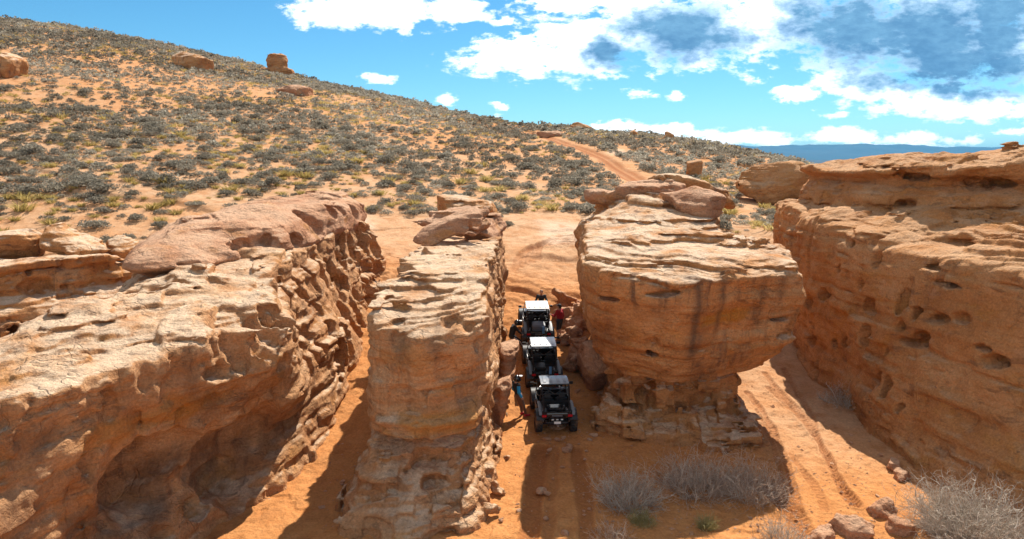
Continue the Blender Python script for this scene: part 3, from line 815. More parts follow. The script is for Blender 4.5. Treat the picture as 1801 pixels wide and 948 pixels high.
# dark water streaks and an ochre lichen patch on the face of the block
def stains(o, streaks, lichens, fade_y):
    n = len(o.data.vertices); V = np.empty(n * 3, dtype=np.float32); o.data.vertices.foreach_get("co", V); V = V.reshape(-1, 3) + np.array(o.location)
    x, y, z = V[:, 0], V[:, 1], V[:, 2]
    wob = 0.16 * fbm(x, y, z, 0.9, 3, 951); nn = fbm(x * 2.2, y, z * 0.5, 1.6, 4, 953); n2 = fbm(x, y, z * 1.6, 1.1, 4, 955)
    s = np.zeros(n); l = np.zeros(n); f = sstep(fade_y, fade_y - 1.2, y)
    for (x0, w, z0, z1, a) in streaks:
        s = np.maximum(s, a * np.exp(-((x - x0 + wob) / w) ** 2) * sstep(z0 - .5, z0 + .5, z) * sstep(z1 + .3, z1 - .3, z) * np.clip(0.75 + 1.5 * nn, 0, 1))
    for (x0, z0, rx, rz, a) in lichens:
        l = np.maximum(l, a * sstep(1.0, 0.3, np.hypot((x - x0) / rx, (z - z0) / rz) + 1.1 * n2))
    for nm, val in (("stain", s * f), ("lichen", l * f)):
        at = o.data.attributes.new(nm, "FLOAT", "POINT"); at.data.foreach_set("value", val.astype(np.float32))
stains(block, [(6.35, .20, 3.6, 6.6, .95), (7.25, .13, 4.2, 6.8, 1.0), (7.15, .12, 2.6, 4.2, .8), (5.0, .35, 5.2, 6.6, .5), (8.9, .30, 4.6, 6.5, .55), (9.8, .25, 4.8, 6.6, .6), (6.9, .5, 2.4, 3.4, .5), (3.6, .5, 3.6, 5.0, .5)],
       [(7.6, 5.1, 1.5, .42, .9)], 27.5)
stains(left_fin, [(-9.6, 1.3, 0.6, 2.3, .75), (-8.1, .8, 0.8, 2.2, .6), (-11.6, .7, 0.4, 3.2, .5), (-10.6, .3, 2.5, 4.8, .5), (-8.7, .25, 3.2, 5.0, .5), (-12.6, .5, 1.5, 4.0, .45)], [(-9.0, 3.9, 1.6, .5, .6)], 24.0)
stains(pillar, [(-3.2, .35, 4.6, 5.9, .7), (-2.2, .25, 4.9, 5.9, .6), (-1.4, .2, 2.5, 3.8, .6), (-3.6, .3, 0.5, 2.0, .4)], [(-2.5, 3.0, 2.2, .45, .7)], 23.0)

# --- right wall
RW = [
 (-1.0, [(16.5,43),(14.4,34),(13.4,24),(13.6,21.4),(14.6,18.5),(16.5,13),(34,13),(34,43)]),
 (0.2,  [(16.6,43),(14.7,34),(13.9,24),(14.2,21.8),(15.2,19),(17.2,13),(34,13),(34,43)]),
 (2.0,  [(16.6,43),(14.6,34),(14.6,24),(15.2,22),(16.3,19),(18.6,13),(34,13),(34,43)]),
 (4.2,  [(16.5,43),(14.4,34),(15.2,25),(16.0,22),(16.7,19.5),(18.8,13),(34,13),(34,43)]),
 (6.2,  [(16.4,43),(14.3,34),(15.5,25.5),(16.5,22),(16.7,20.2),(18.8,13),(34,13),(34,43)]),
 (9.2,  [(16.6,43),(14.7,34),(16.2,26),(17.1,22.5),(17.3,20.6),(19.4,13),(34,13),(34,43)]),
]
RW_TOP = [(14.0,34.2,7.8),(14.4,29,7.2),(14.4,25.5,6.6),(14.7,22,6.3),(14.5,20.3,6.3),(16.5,15,6.3),(16.4,41,8.0),(16.4,32,8.2),(16.8,27,7.6),(18.0,24,7.8),(19,20,7.3),(20,26,8.6),(24,22,8.6),(28,28,9),(22,34,9),(30,40,9),(30,16,8)]
RU_ = [
 (7.2, [(17.2,42),(16.4,37),(16.7,33),(18.8,29.4),(21.5,27.2),(26,25),(34,24),(34,43)]),
 (8.8, [(17.4,42),(16.6,37),(16.9,33),(19.0,29.4),(21.7,27.2),(26,25),(34,24),(34,43)]),
 (9.5, [(17.9,42),(17.4,37),(17.6,33.4),(19.6,30.0),(22.2,27.8),(26.4,25.6),(34,24.6),(34,43)]),
 (9.95, [(17.2,42),(16.6,37.2),(17.0,33),(19.0,29.4),(21.8,27.3),(26,25),(34,24),(34,43)]),
 (11.5, [(17.4,42),(16.9,37),(17.3,33.2),(19.3,29.8),(22.0,27.6),(26.2,25.4),(34,24.2),(34,43)]),
]
RU_TOP = [(16.7,37,10.1),(17.2,33,10.25),(19.2,29.6,10.35),(22,27.4,10.5),(26,25.2,10.6),(33,25,10.6),(33,42,11.0),(18,42,10.2),(24,34,10.75)]
rw_holes = [((19.8,29.3,9.6),(1.6,0.9,0.30)),((16.9,35.8,9.15),(0.5,0.9,0.32))]
rw_seen = [(1541,419,(.5,.22,.32)),(1543,456,(.5,.22,.40)),(1474,473,(.5,.2,.24)),(1511,500,(.5,.22,.24)),(1587,531,(.6,.26,.52)),(1610,552,(.6,.2,.3)),(1584,572,(.6,.28,.3)),(1621,597,(.8,.42,.32)),(1600,602,(.7,.5,.13)),(1516,589,(.6,.3,.5)),(1483,604,(.5,.25,.3)),
 (1466,604,(.4,.15,.2)),(1557,621,(.4,.18,.2)),(1543,665,(.6,.28,.4)),(1557,680,(.6,.25,.45)),(1575,718,(.4,.2,.22)),(1748,636,(.8,.40,.24)),(1729,612,(.6,.3,.14)),(1688,427,(.7,.7,.14)),(1591,359,(.5,.5,.2)),(1599,311,(1.0,1.0,.26)),(1400,560,(.5,.4,.5)),(1420,530,(.5,.4,.4)),(1660,500,(.6,.6,.12)),
 (1640,470,(.4,.4,.12)),(1500,430,(.4,.2,.2)),(1450,520,(.5,.3,.3)),(1530,540,(.6,.4,.35)),(1650,560,(.6,.5,.2)),(1690,560,(.4,.3,.2)),(1425,600,(.5,.4,.3))]
right_wall = rock("rock_wall", ROCK_W, (17, 28, 0),
    "tall orange sandstone wall at far right, shaded, stepped ledges on top and small dark holes in its face", "rock wall",
    parts=[loft(RW, RW_TOP, 0.3, terr=(0.24, 1.0, 0.03, 0.02), tseed=25), loft(RU_, RU_TOP, 0.2, terr=(0.2, 0.7, 0.0, 0.0), tseed=27)], lo=(12.4, 14.5, -0.5), hi=(30.5, 43, 11.6), h=0.075, seed=45, bed=(-0.16, -0.02), lump=(0.42, 0.25),
    strata=0.6, holes=rw_holes, seen_holes=rw_seen, crack=0.15, fine=0.06, block=0.9, notch=0.15, pits=0.12, flag=1.2, k=0.25)

# --- low cliff of the far left gully
LG = [
 (0.0, [(-40,28),(-33,28.5),(-29,29.8),(-26,31.5),(-23,34),(-20,37.5),(-17.5,40.5),(-14.5,43.5),(-14.5,52),(-40,48)]),
 (2.2, [(-40,29.4),(-33,30),(-29,31.2),(-26,33),(-23,35.8),(-20,39),(-17.5,42),(-14.5,44.5),(-14.5,52),(-40,48)]),
 (3.6, [(-40,31),(-33,31.6),(-29,32.8),(-26,34.8),(-23,37.6),(-20,40.8),(-17.5,43.4),(-14.5,45.6),(-14.5,52),(-40,48)]),
 (4.4, [(-40,31.6),(-33,32.3),(-29,33.4),(-26,35.4),(-23,38.2),(-20,41.2),(-17.5,43.8),(-14.5,45.8),(-14.5,52),(-40,48)]),
 (7.0, [(-40,31.6),(-33,32.3),(-29,33.4),(-26,35.4),(-23,38.2),(-20,41.2),(-17.5,43.8),(-14.5,45.8),(-14.5,52),(-40,48)]),
]
LG_TOP = [(-36,33,5.15),(-29,34,5.05),(-24,38.5,5.0),(-20,42,4.95),(-15,46,4.9),(-36,44,4.9),(-28,44,4.7),(-20,48,4.6)]
lg_holes = [((-27+i*1.9,33.6+i*1.75,3.9),(0.8,0.9,0.6)) for i in range(6)] + [((-30+i*2.1,31.2+i*1.5,1.8),(1.0,0.8,0.6)) for i in range(7)]
rock("rock_wall", ROCK_O, (-25, 36, 0), "low broken sandstone cliff with sunlit ledges in the gully at the left edge", "rock wall",
    parts=[loft(LG, LG_TOP, 0.2)], lo=(-40, 26.5, 0.0), hi=(-14.4, 50, 6.2), h=0.09, seed=57, bed=(0.0, 0.0), lump=(0.55, 0.4), strata=1.6, holes=lg_holes, crack=0.3, fine=0.08, block=1.6, notch=0.2, pits=0.3, flag=1.2)
# ------------------------------------------------------------------ loose boulders and slabs
def chopped(f, c, r, rot, seed, n):
    """break flat joint faces off a rounded lump"""
    q = np.random.RandomState(seed); M = Euler([R(a) for a in rot]).to_matrix()
    planes = []
    for _ in range(n):
        d = q.normal(size=3); d /= np.linalg.norm(d); k = q.uniform(0.62, 0.9)
        sup = k * np.linalg.norm(d * np.array(r))
        planes.append((np.array(M @ Vector(d)), sup))
    def g(gx, gy, gz):
        F = f(gx, gy, gz)
        X, Y, Z = np.meshgrid(gx - c[0], gy - c[1], gz - c[2], indexing="ij")
        for d, s in planes:
            F = smax(F, (X * d[0] + Y * d[1] + Z * d[2] - s).astype(np.float32), 0.05 * min(r) + 0.02)
        return F
    return g

def boulder(name, c, r, rot, label, mat=ROCK_P, h=0.06, e=2.7, seed=1, lump=(0.22, 0.55), strata=0.35, parts=None, cat="boulder", pits=0.06, flag=0.6, bed=(0.0, 0.0), group=None, fine=0.05, pad=0.3, floor=None, chops=6):
    P = [chopped(blob(c, r, rot, e), c, r, rot, seed, chops)]
    if parts:
        for (dc, dr, drot) in parts: P.append(blob((c[0] + dc[0], c[1] + dc[1], c[2] + dc[2]), dr, drot, e))
    M = max(r) * 1.1
    if parts: M = max([M] + [max(abs(v) for v in q[0]) + max(q[1]) for q in parts])
    lo = [v - M - pad for v in c]; hi = [v + M + pad for v in c]
    if floor is not None: lo[2] = max(lo[2], floor)
    return rock(name, mat, tuple(c), label, cat, group, parts=P, lo=lo, hi=hi, h=h, seed=seed, bed=bed, lump=lump, strata=strata, fine=fine, pits=pits, flag=flag, k=0.15, block=0.35 * min(1.0, max(r)), notch=0.05 * min(1.0, max(r)))

# capstones on the pillar
p = at_y(818, 372, 38.5)
boulder("capstone", (p[0], p[1], 7.75), (1.75, 1.6, 0.72), (0, 4, 4), "thick orange slab standing at the back of the stack on the narrow pillar", ROCK_O, 0.06, 3.2, 101, floor=5.5, parts=[((0.9,0.2,-0.35),(0.8,1.4,0.9),(0,0,0))])
boulder("capstone", (-2.95, 34.2, 7.75), (1.75, 1.5, 0.42), (8, 3, -6), "lumpy pink slab in the middle of the stack on the narrow pillar", ROCK_P, 0.055, 2.6, 102, parts=[((-0.1,-0.7,-0.28),(1.5,1.0,0.28),(10,6,0))], strata=0.6)
boulder("capstone", (-3.15, 30.6, 7.5), (1.95, 0.9, 0.30), (14, -24, 8), "tilted pink slab leaning down the left front of the stack on the pillar", ROCK_P, 0.05, 2.6, 103, strata=0.5)
boulder("capstone", (-1.35, 35.2, 6.75), (0.95, 2.6, 0.85), (0, 0, 0), "shaded square-edged rock under the slabs at the right of the pillar top", ROCK_P, 0.055, 3.4, 104, strata=0.6)
# boulders on the mushroom block
boulder("capstone", (6.6, 35.6, 8.85), (2.4, 1.7, 0.62), (4, -3, 8), "long low pink boulder at the left of the heap on the mushroom block", ROCK_P, 0.06, 2.6, 111, parts=[((-1.6,-0.2,-0.2),(1.0,0.9,0.42),(0,8,0))])
boulder("capstone", (8.75, 32.6, 8.45), (1.75, 1.25, 0.58), (10, 9, -6), "rounded pink boulder resting at the front of the heap on the mushroom block", ROCK_P, 0.055, 2.4, 112, strata=0.15)
boulder("capstone", (9.6, 36.2, 8.95), (2.2, 1.4, 0.55), (0, 12, 0), "flat dark slab behind the rounded boulder on the mushroom block", ROCK_O, 0.06, 3.0, 113)
# slabs on the ledge at the left edge
p = hit(85, 425, 30, 60)
boulder("boulder", (-25.6, 39.6, 5.75), (2.1, 1.3, 0.62), (10, 24, -30), "large tilted sandstone slab on the ledge at the left edge", ROCK_O, 0.06, 2.8, 121, strata=0.7)
boulder("boulder", (-28.6, 38.8, 5.75), (1.4, 1.6, 0.85), (0, 0, 10), "blocky sandstone boulder cut by the left edge of the picture", ROCK_O, 0.06, 3.0, 122, strata=0.9)
boulder("boulder", (-23.7, 41.0, 5.35), (1.2, 0.8, 0.36), (14, 30, -30), "small tilted slab at the right of the large slab on the left ledge", ROCK_O, 0.055, 2.7, 123)
# far outcrops on the hill
def outcrop(u0, u1, v0, v1, label, mat, seed, h=0.14, e=2.6, deep=0.8, y=None, parts=None, strata=0.5, lump=(0.4, 0.4), cat="rock outcrop", name="rock_outcrop", sink=0.35):
    b = hit((u0 + u1) / 2, v1)
    if y: b = (b[0] * y / b[1], y, at_y((u0 + u1) / 2, v1, y)[2])
    k = math.hypot(b[1], CAM_H - b[2]) / FPX
    w = (u1 - u0) * k / 2; hh = (v1 - v0) * k
    c = (b[0], b[1] + w * deep * 0.7, b[2] + hh * (1 - sink) / 2 - 0.1)
    r = (w, w * deep, hh * (1 + sink) / 2)
    pp = [((dx * w, dy * w, dz * hh), (rx * w, ry * w, rz * hh), (0, 0, 0)) for dx, dy, dz, rx, ry, rz in (parts or [])]
    return boulder(name, c, r, (0, 0, 0), label, mat, h, e, seed, lump, strata, pp, cat, flag=1.0)
outcrop(292, 367, 90, 121, "rounded orange sandstone dome high on the shrubby hillside", ROCK_O, 131, 0.16, 2.4)
outcrop(465, 505, 96, 128, "stubby red rock tower standing on the skyline of the hill", ROCK_W, 132, 0.14, 3.0, parts=[(0.1,0,-0.3,1.25,1.0,0.35)])
outcrop(-40, 30, 88, 134, "orange sandstone dome cut by the left edge of the picture", ROCK_O, 133, 0.14, 2.5)
outcrop(1322, 1452, 288, 345, "broad banded sandstone outcrop on the hillside behind the mushroom block and right wall", ROCK_W, 134, 0.10, 2.6, y=66, strata=1.2)
outcrop(1004, 1043, 215, 228, "flat red rock on the ridge line above the sandy trail", ROCK_W, 135, 0.12, 3.2)
outcrop(1104, 1122, 228, 238, "smaller red rock between two others on the ridge line", ROCK_W, 136, 0.12, 3.0)
outcrop(1166, 1188, 231, 246, "dark red rock furthest right along the ridge line", ROCK_W, 137, 0.12, 3.2)
outcrop(1211, 1233, 280, 312, "thin upright red rock standing among shrubs beyond the mushroom block", ROCK_W, 138, 0.08, 2.6)
outcrop(478, 545, 150, 166, "low pinkish slab half buried among shrubs below the rock tower", ROCK_P, 139, 0.14, 2.6, sink=0.9)
outcrop(940, 985, 229, 240, "low pale slab at the top of the sandy trail", ROCK_P, 140, 0.12, 2.6)

# big pieces along the passage walls
boulder("boulder", (-0.35, 29.6, 1.25), (0.42, 1.5, 1.55), (-14, 12, 6), "smooth pale slab leaning on the pillar left of the middle vehicle", ROCK_P, 0.045, 2.8, 151, strata=0.1, lump=(0.1, 0.5))
boulder("boulder", (-0.62, 26.3, 0.8), (0.38, 0.9, 1.2), (-12, 12, 0), "upright slab against the pillar behind the person in blue sleeves", ROCK_P, 0.045, 2.8, 152, strata=0.2, lump=(0.12, 0.5))
boulder("boulder", (3.75, 29.6, 1.3), (0.75, 1.3, 1.2), (0, -16, 10), "smooth rounded boulder at the foot of the block right of the vehicles", ROCK_P, 0.045, 2.6, 153, strata=0.1, lump=(0.15, 0.5))
_r = random.Random(4)
RUB_LABEL = ["sunlit broken rock", "ragged sunlit rock", "pale angular rock"]
rub = [(3.3,32.0,.7,.9,.6),(3.0,33.6,.7,.8,.55),(3.6,34.9,.8,.9,.7),(2.9,35.8,.6,.7,.45),(2.7,31.0,.5,.6,.35),(3.2,37.2,.7,.9,.5),(3.5,30.9,.6,.5,.55)]
rub_lab = ["broken sunlit rock piled against the block behind the smooth boulder", "sunlit rock on the right of the passage beside the person in red", "largest rock of the rubble along the right side beyond the person in red",
  "small rock at the top of the rubble beyond the farthest vehicle", "low sunlit rock just right of the middle vehicle", "last rock of the rubble where the ramp begins at right", "knobby rock wedged on top of the smooth boulder by the block"]
for i, (x, y, a, b, c) in enumerate(rub):
    z = float(ground_base(x, y)) + c * 0.35
    boulder("boulder", (x, y, z), (a, b, c), (_r.uniform(-15, 15), _r.uniform(-15, 15), _r.uniform(0, 90)), rub_lab[i], ROCK_P, 0.045, 3.0, 160 + i, lump=(0.32, 1.2), strata=1.0, pits=0.2, chops=10, group="rubble along the right side of the passage")
# boulders at the sunlit foot of the pillar
ft = [(866, 902, 19.0, .40, .34, .34, "blocky sunlit boulder at the foot of the pillar near the bottom of the picture"), (880, 858, 20.4, .36, .34, .28, "cracked sunlit boulder, middle one along the pillar foot"),
      (893, 800, 23.0, .22, .2, .18, "small brown block on the sunlit sand strip by the pillar")]
for i, (u, v, y, a, b, c, lab) in enumerate(ft):
    p = at_y(u, v, y)
    boulder("boulder", (p[0], y + b * .5, c * 0.25), (a, b, c), (8 * (i % 3 - 1), 6 * (i % 2), 20 + 37 * i), lab, ROCK, 0.03, 5.0, 180 + i, lump=(0.12, 1.8), strata=0.8, chops=10, group="boulders along the sunlit pillar foot")
# pale rocks in the near right corner of the right passage
for i, (u, v, a, b, c, lab) in enumerate([(1492, 932, .75, .40, .30, "long pale ledge rock at the bottom of the sandy passage, left of the dry bush"), (1548, 906, .38, .30, .34, "tilted pale rock next to the big dry bush at bottom right"),
      (1448, 944, .55, .38, .2, "pale flat rock nearest the shadow edge in the right passage"), (1585, 935, .28, .5, .3, "dark-edged rock touching the big dry bush"), (1572, 822, .22, .16, .14, "brown stone at the shadow edge below the right wall"), (1583, 838, .25, .2, .15, "flat brown stone beside another at the shadow edge below the right wall")]):
    p = hit(u, v, 12, 60)
    boulder("boulder", (p[0], p[1], p[2] + c * 0.12), (a, b, c), (_r.uniform(-12, 12), _r.uniform(-12, 12), 25 * i - 10), lab, ROCK_P, 0.028, 4.5, 190 + i, lump=(0.14, 1.9), strata=0.8, chops=10)

# ------------------------------------------------------------------ small stones
def stone_mesh(seed):
    rs = np.random.RandomState(seed)
    bm = bmesh.new(); bmesh.ops.create_icosphere(bm, subdivisions=3, radius=1.0)
    V = np.array([v.co[:] for v in bm.verts])
    for k in range(9):   # chop flat facets
        n = rs.normal(size=3); n /= np.linalg.norm(n); dd = rs.uniform(0.55, 0.9)
        s = V @ n; V = V - np.outer(np.maximum(s - dd, 0), n)
    V *= (1 + 0.08 * fbm(V[:, 0], V[:, 1], V[:, 2], 1.6, 3, seed))[:, None]
    for v, c in zip(bm.verts, V): v.co = c
    me = bpy.data.meshes.new("stone"); bm.to_mesh(me); bm.free()
    me.materials.append(ROCK_P)
    for p in me.polygons: p.use_smooth = False
    return me
STONES = [stone_mesh(500 + i) for i in range(6)]
def stone(x, y, s, i, label, group, flat=0.55):
    o = bpy.data.objects.new("stone", STONES[i % 6]); COL.objects.link(o)
    a, b = _r.uniform(0.8, 1.3), _r.uniform(0.7, 1.1)
    o.scale = (s * a, s * b, s * flat)
    o.location = (x, y, float(ground_base(x, y)) + 0.22 * s * flat)
    o.rotation_euler = (_r.uniform(-.2, .2), _r.uniform(-.2, .2), _r.uniform(0, 6.28))
    return tag(o, label, "stone", group)
lab_st = {(981, 752): "flat stone lying between the rear wheels of the nearest vehicle", (960, 774): "oblong stone just behind the left wheel of the nearest vehicle", (952, 864): "larger of two touching stones in the rut near the bottom of the passage",
  (963, 869): "smaller of two touching stones in the rut near the bottom of the passage", (1015, 690): "round stone right of the nearest vehicle's front", (994, 939): "lone stone at the bottom of the passage", (1044, 766): "stone at right below the block's foot, near the nearest vehicle"}
for i, ((u, v), s) in enumerate(zip([(981, 752), (960, 774), (981, 774), (991, 770), (996, 792), (1001, 786), (967, 792), (952, 864), (963, 869), (1044, 766), (1037, 774), (994, 939), (1015, 690), (1018, 757), (1049, 735), (1040, 742), (989, 822)],
      [.30, .20, .16, .13, .21, .17, .12, .19, .14, .17, .12, .15, .20, .09, .13, .10, .08])):
    p = hit(u, v, 12, 60)
    stone(p[0], p[1], s, i, lab_st.get((u, v), "small flat stone on the shaded orange sand behind the nearest vehicle"), "stones on the passage floor")
for i in range(46):   # gravel-size stones scattered in the three passages
    zone = i % 4
    if zone == 0: u, v = _r.uniform(590, 630), _r.uniform(745, 900); lab = "small stone on the floor of the left gully beside the pillar"
    elif zone == 1: u, v = _r.uniform(868, 915), _r.uniform(740, 930); lab = "small sunlit stone on the sand strip along the pillar foot"
    elif zone == 2: u, v = _r.uniform(1480, 1590), _r.uniform(760, 880); lab = "small stone on the sunlit sand below the right wall"
    else: u, v = _r.uniform(940, 1050), _r.uniform(780, 940); lab = "small stone on the shaded sand between the ruts"
    p = hit(u, v, 12, 60)
    stone(p[0], p[1], _r.uniform(.035, .09), i, lab, lab.replace("small ", "").replace("stone", "stones", 1))
# ------------------------------------------------------------------ plants
def leaf_mat(name, a, b, c=None, rough=0.9, trans=0.0):
    m, t, bs = new_mat(name)
    at = t.new("ShaderNodeAttribute", attribute_name="tint")
    col = t.ramp(at.outputs["Fac"], [(0.0, a), (0.55, b), (1.0, c or b)])
    t.put(bs.inputs["Base Color"], col)
    bs.inputs["Roughness"].default_value = rough; bs.inputs["Specular IOR Level"].default_value = 0.15
    if trans:
        tl = t.new("ShaderNodeBsdfTranslucent"); t.put(tl.inputs["Color"], col)
        mx = t.new("ShaderNodeMixShader"); mx.inputs[0].default_value = trans
        t.put(mx.inputs[1], bs.outputs[0]); t.put(mx.inputs[2], tl.outputs[0])
        t.put(m.node_tree.nodes["Material Output"].inputs["Surface"], mx.outputs[0])
    return m
SAGE = leaf_mat("sagebrush_leaves", (0.12, 0.10, 0.07), (0.28, 0.25, 0.195), (0.48, 0.445, 0.36), trans=0.5)
YGRASS = leaf_mat("dry_yellow_grass", (0.30, 0.22, 0.07), (0.46, 0.35, 0.12), (0.58, 0.47, 0.2), trans=0.45)
TWIG = leaf_mat("grey_twigs", (0.23, 0.18, 0.14), (0.48, 0.40, 0.32), (0.66, 0.58, 0.48))
TWIG_B = leaf_mat("brown_twigs", (0.26, 0.18, 0.13), (0.50, 0.38, 0.29), (0.66, 0.54, 0.43))
GREENISH = leaf_mat("green_yellow_stems", (0.17, 0.14, 0.05), (0.33, 0.28, 0.11), (0.45, 0.40, 0.20))

def set_tint(o_or_me, vals):
    me = o_or_me.data if hasattr(o_or_me, "data") else o_or_me
    a = me.attributes.new("tint", "FLOAT", "POINT"); a.data.foreach_set("value", np.asarray(vals, dtype=np.float32))

def shrub_geo(n, rs, leaf=0.13, flat=0.62, lumps=5):
    """unit mound (radius ~1, height flat*~1.3) of n small leaf-clump faces, gathered on several uneven heads"""
    cen = np.stack([rs.uniform(-.62, .62, lumps), rs.uniform(-.62, .62, lumps), rs.uniform(0.12, 0.5, lumps) * flat], 1)
    rad = rs.uniform(0.36, 0.62, lumps)
    k = rs.randint(0, lumps, n)
    d = rs.normal(size=(n, 3)); d /= np.linalg.norm(d, axis=1)[:, None]
    d[:, 2] = np.abs(d[:, 2]) * 1.15 - 0.15
    rr = rs.uniform(0.55, 1.0, n) ** 0.5 * (1 + 0.18 * rs.normal(size=n))
    P = cen[k] + d * (rad[k] * rr)[:, None] * np.array([1, 1, flat * 1.25])
    P[:, 2] = np.maximum(P[:, 2], -0.03)
    a = d + rs.normal(size=(n, 3)) * 0.55 + np.array([0, 0, 0.5]); a /= np.linalg.norm(a, axis=1)[:, None]
    b = np.cross(a, rs.normal(size=(n, 3))); b /= np.linalg.norm(b, axis=1)[:, None]
    s = leaf * rs.uniform(0.6, 1.5, n)[:, None]
    V = np.stack([P - b * s * 0.6, P + a * s * 0.5 - b * s * 0.35, P + a * s * 1.0, P + a * s * 0.3 + b * s * 0.7], 1).reshape(-1, 3)
    Q = np.arange(n * 4).reshape(-1, 4)
    t = np.clip(0.5 + 0.22 * rs.normal(size=n) + 0.25 * (rs.rand(lumps)[k] - 0.5), 0, 1)
    return V, Q, np.repeat(t, 4)

def tuft_geo(n, rs, h=0.9):
    base = rs.normal(size=(n, 2)) * 0.28
    lean = base * 0.9 + rs.normal(size=(n, 2)) * 0.45
    hh = h * rs.uniform(0.5, 1.1, n)
    side = rs.normal(size=(n, 2)); side /= np.linalg.norm(side, axis=1)[:, None]
    w = 0.055 * rs.uniform(0.6, 1.4, n)[:, None]
    z0 = np.zeros((n, 1))
    A = np.hstack([base - side * w, z0]); B = np.hstack([base + side * w, z0])
    m = base + lean * 0.45; C = np.hstack([m + side * w * 0.8, (hh * 0.62)[:, None]]); D = np.hstack([m - side * w * 0.8, (hh * 0.62)[:, None]])
    e = base + lean; E_ = np.hstack([e + side * w * 0.2, hh[:, None]]); F_ = np.hstack([e - side * w * 0.2, hh[:, None]])
    V = np.stack([A, B, C, D, E_, F_], 1).reshape(-1, 3)
    i = np.arange(n)[:, None] * 6
    Q = np.vstack([i + np.array([[0, 1, 2, 3]]), i + np.array([[3, 2, 4, 5]])])
    t = np.repeat(rs.rand(n), 6)
    return V, Q, t

rs = np.random.RandomState(77)
# scatter on the hill: jittered candidates thinned by a density field and by spacing
def density(x, y):
    u = 900 + 1225 * x / y
    n = fbm(x, y, 0 * x, 0.09, 3, 401); n2 = fbm(x, y, 0 * x, 0.03, 2, 403)
    d = 0.47 + 0.10 * sstep(50, 75, y) + 0.45 * n + 0.25 * n2
    d = d + 0.12 * sstep(110, 160, y)
    d = d - 0.06 * sstep(64, 50, y) * sstep(-12, -18, x)
    d = d + 0.10 * sstep(0.12, 0.25, x / y) * sstep(100, 60, y)
    return d
cell = 0.86
pts = []
for yy in np.arange(44.5, 215, cell):
    xs = np.arange(-0.86 * yy, 0.66 * yy, cell)
    pts.append(np.stack([xs, np.full(len(xs), yy)], 1))
pts = np.vstack(pts); pts = pts + rs.uniform(-0.47, 0.47, pts.shape) * cell
X, Y = pts[:, 0], pts[:, 1]
D_ = np.interp(X / Y, _rt, _RD)
ok = (rs.rand(len(pts)) < density(X, Y)) & (Y < D_ + 9)
td, _ = polyline_d(X, Y, TRAIL)
ok &= td > 2.3 + 0.6 * rs.rand(len(pts))
rimy = np.interp(X, [-40, -34, -30, -27, -24, -21, -18, -14], [39, 39.5, 40.5, 42.5, 45.5, 48, 49.5, 50])
ok &= np.where(X < -13.5, Y > rimy + 0.5, Y > 50.5)
ok &= ~((np.abs(X / Y - 0.065) < 0.075) & (Y < 57))        # mouth of the passage
ok &= ~((np.abs(X / Y + 0.17) < 0.07) & (Y < 55))
pts = pts[ok]; X, Y = pts[:, 0], pts[:, 1]
for o in [o for o in COL.objects if o.name.startswith("rock_outcrop")]:
    c = o.location; bb = max(o.dimensions.x, 1) * 0.5
    k = ((X - c.x) ** 2 / (bb * 0.95) ** 2 + (Y - c.y) ** 2 / (bb * 0.8) ** 2) > 1
    pts = pts[k]; X, Y = pts[:, 0], pts[:, 1]
Zg = ground_z(X, Y)
size = np.clip(np.exp(rs.normal(-0.80, 0.42, len(pts))), 0.2, 1.15) * (1 + 0.15 * sstep(60, 45, Y))
isgrass = rs.rand(len(pts)) < np.clip(0.23 + 0.55 * fbm(X, Y, 0 * X, 0.06, 2, 411), 0.04, 0.6)
hue = np.clip(0.5 + 0.9 * fbm(X, Y, 0 * X, 0.05, 2, 413) + 0.25 * rs.normal(size=len(pts)), 0, 1)

# 300 sagebrush nearest the camera are plants of their own
big = np.argsort(-(size / Y) * (~isgrass) * (np.abs(X / Y) < 0.77))[:300]
SHV = []
for i in range(8):
    V, Q, tt = shrub_geo(900, np.random.RandomState(900 + i), 0.10, 0.60 + 0.05 * (i % 4), 5 + i % 4)
    me = mesh_np("sagebrush", V, Q, False); set_tint(me, tt * (0.55 + 0.11 * (i % 5)) + 0.05 * (i % 3)); me.materials.append(SAGE); SHV.append(me)
def shrub_label(x, y, s):
    u = 900 + 1225 * x / y
    if u < 240: a = "on the sandy flat above the low cliff at the left edge"
    elif u < 640: a = "on the sandy slope behind the long left fin"
    elif u < 1000: a = "on the slope straight behind the narrow pillar and passage"
    elif u < 1250: a = "on the slope behind the mushroom block"
    else: a = "on the slope between the mushroom block and the right wall"
    b = "broad" if s > 0.62 else "small" if s < 0.42 else "rounded"
    return f"{b} grey-green sagebrush {a}", f"sagebrush {a}"
for q, i in enumerate(big):
    o = bpy.data.objects.new("sagebrush", SHV[q % 8]); COL.objects.link(o)
    s = float(size[i])
    o.location = (X[i], Y[i], Zg[i] - 0.04); o.scale = (s * rs.uniform(0.9, 1.25), s * rs.uniform(0.9, 1.2), s * rs.uniform(0.85, 1.15))
    o.rotation_euler = (0, 0, rs.uniform(0, 6.28))
    l, g = shrub_label(X[i], Y[i], s)
    tag(o, l, "shrub", g)

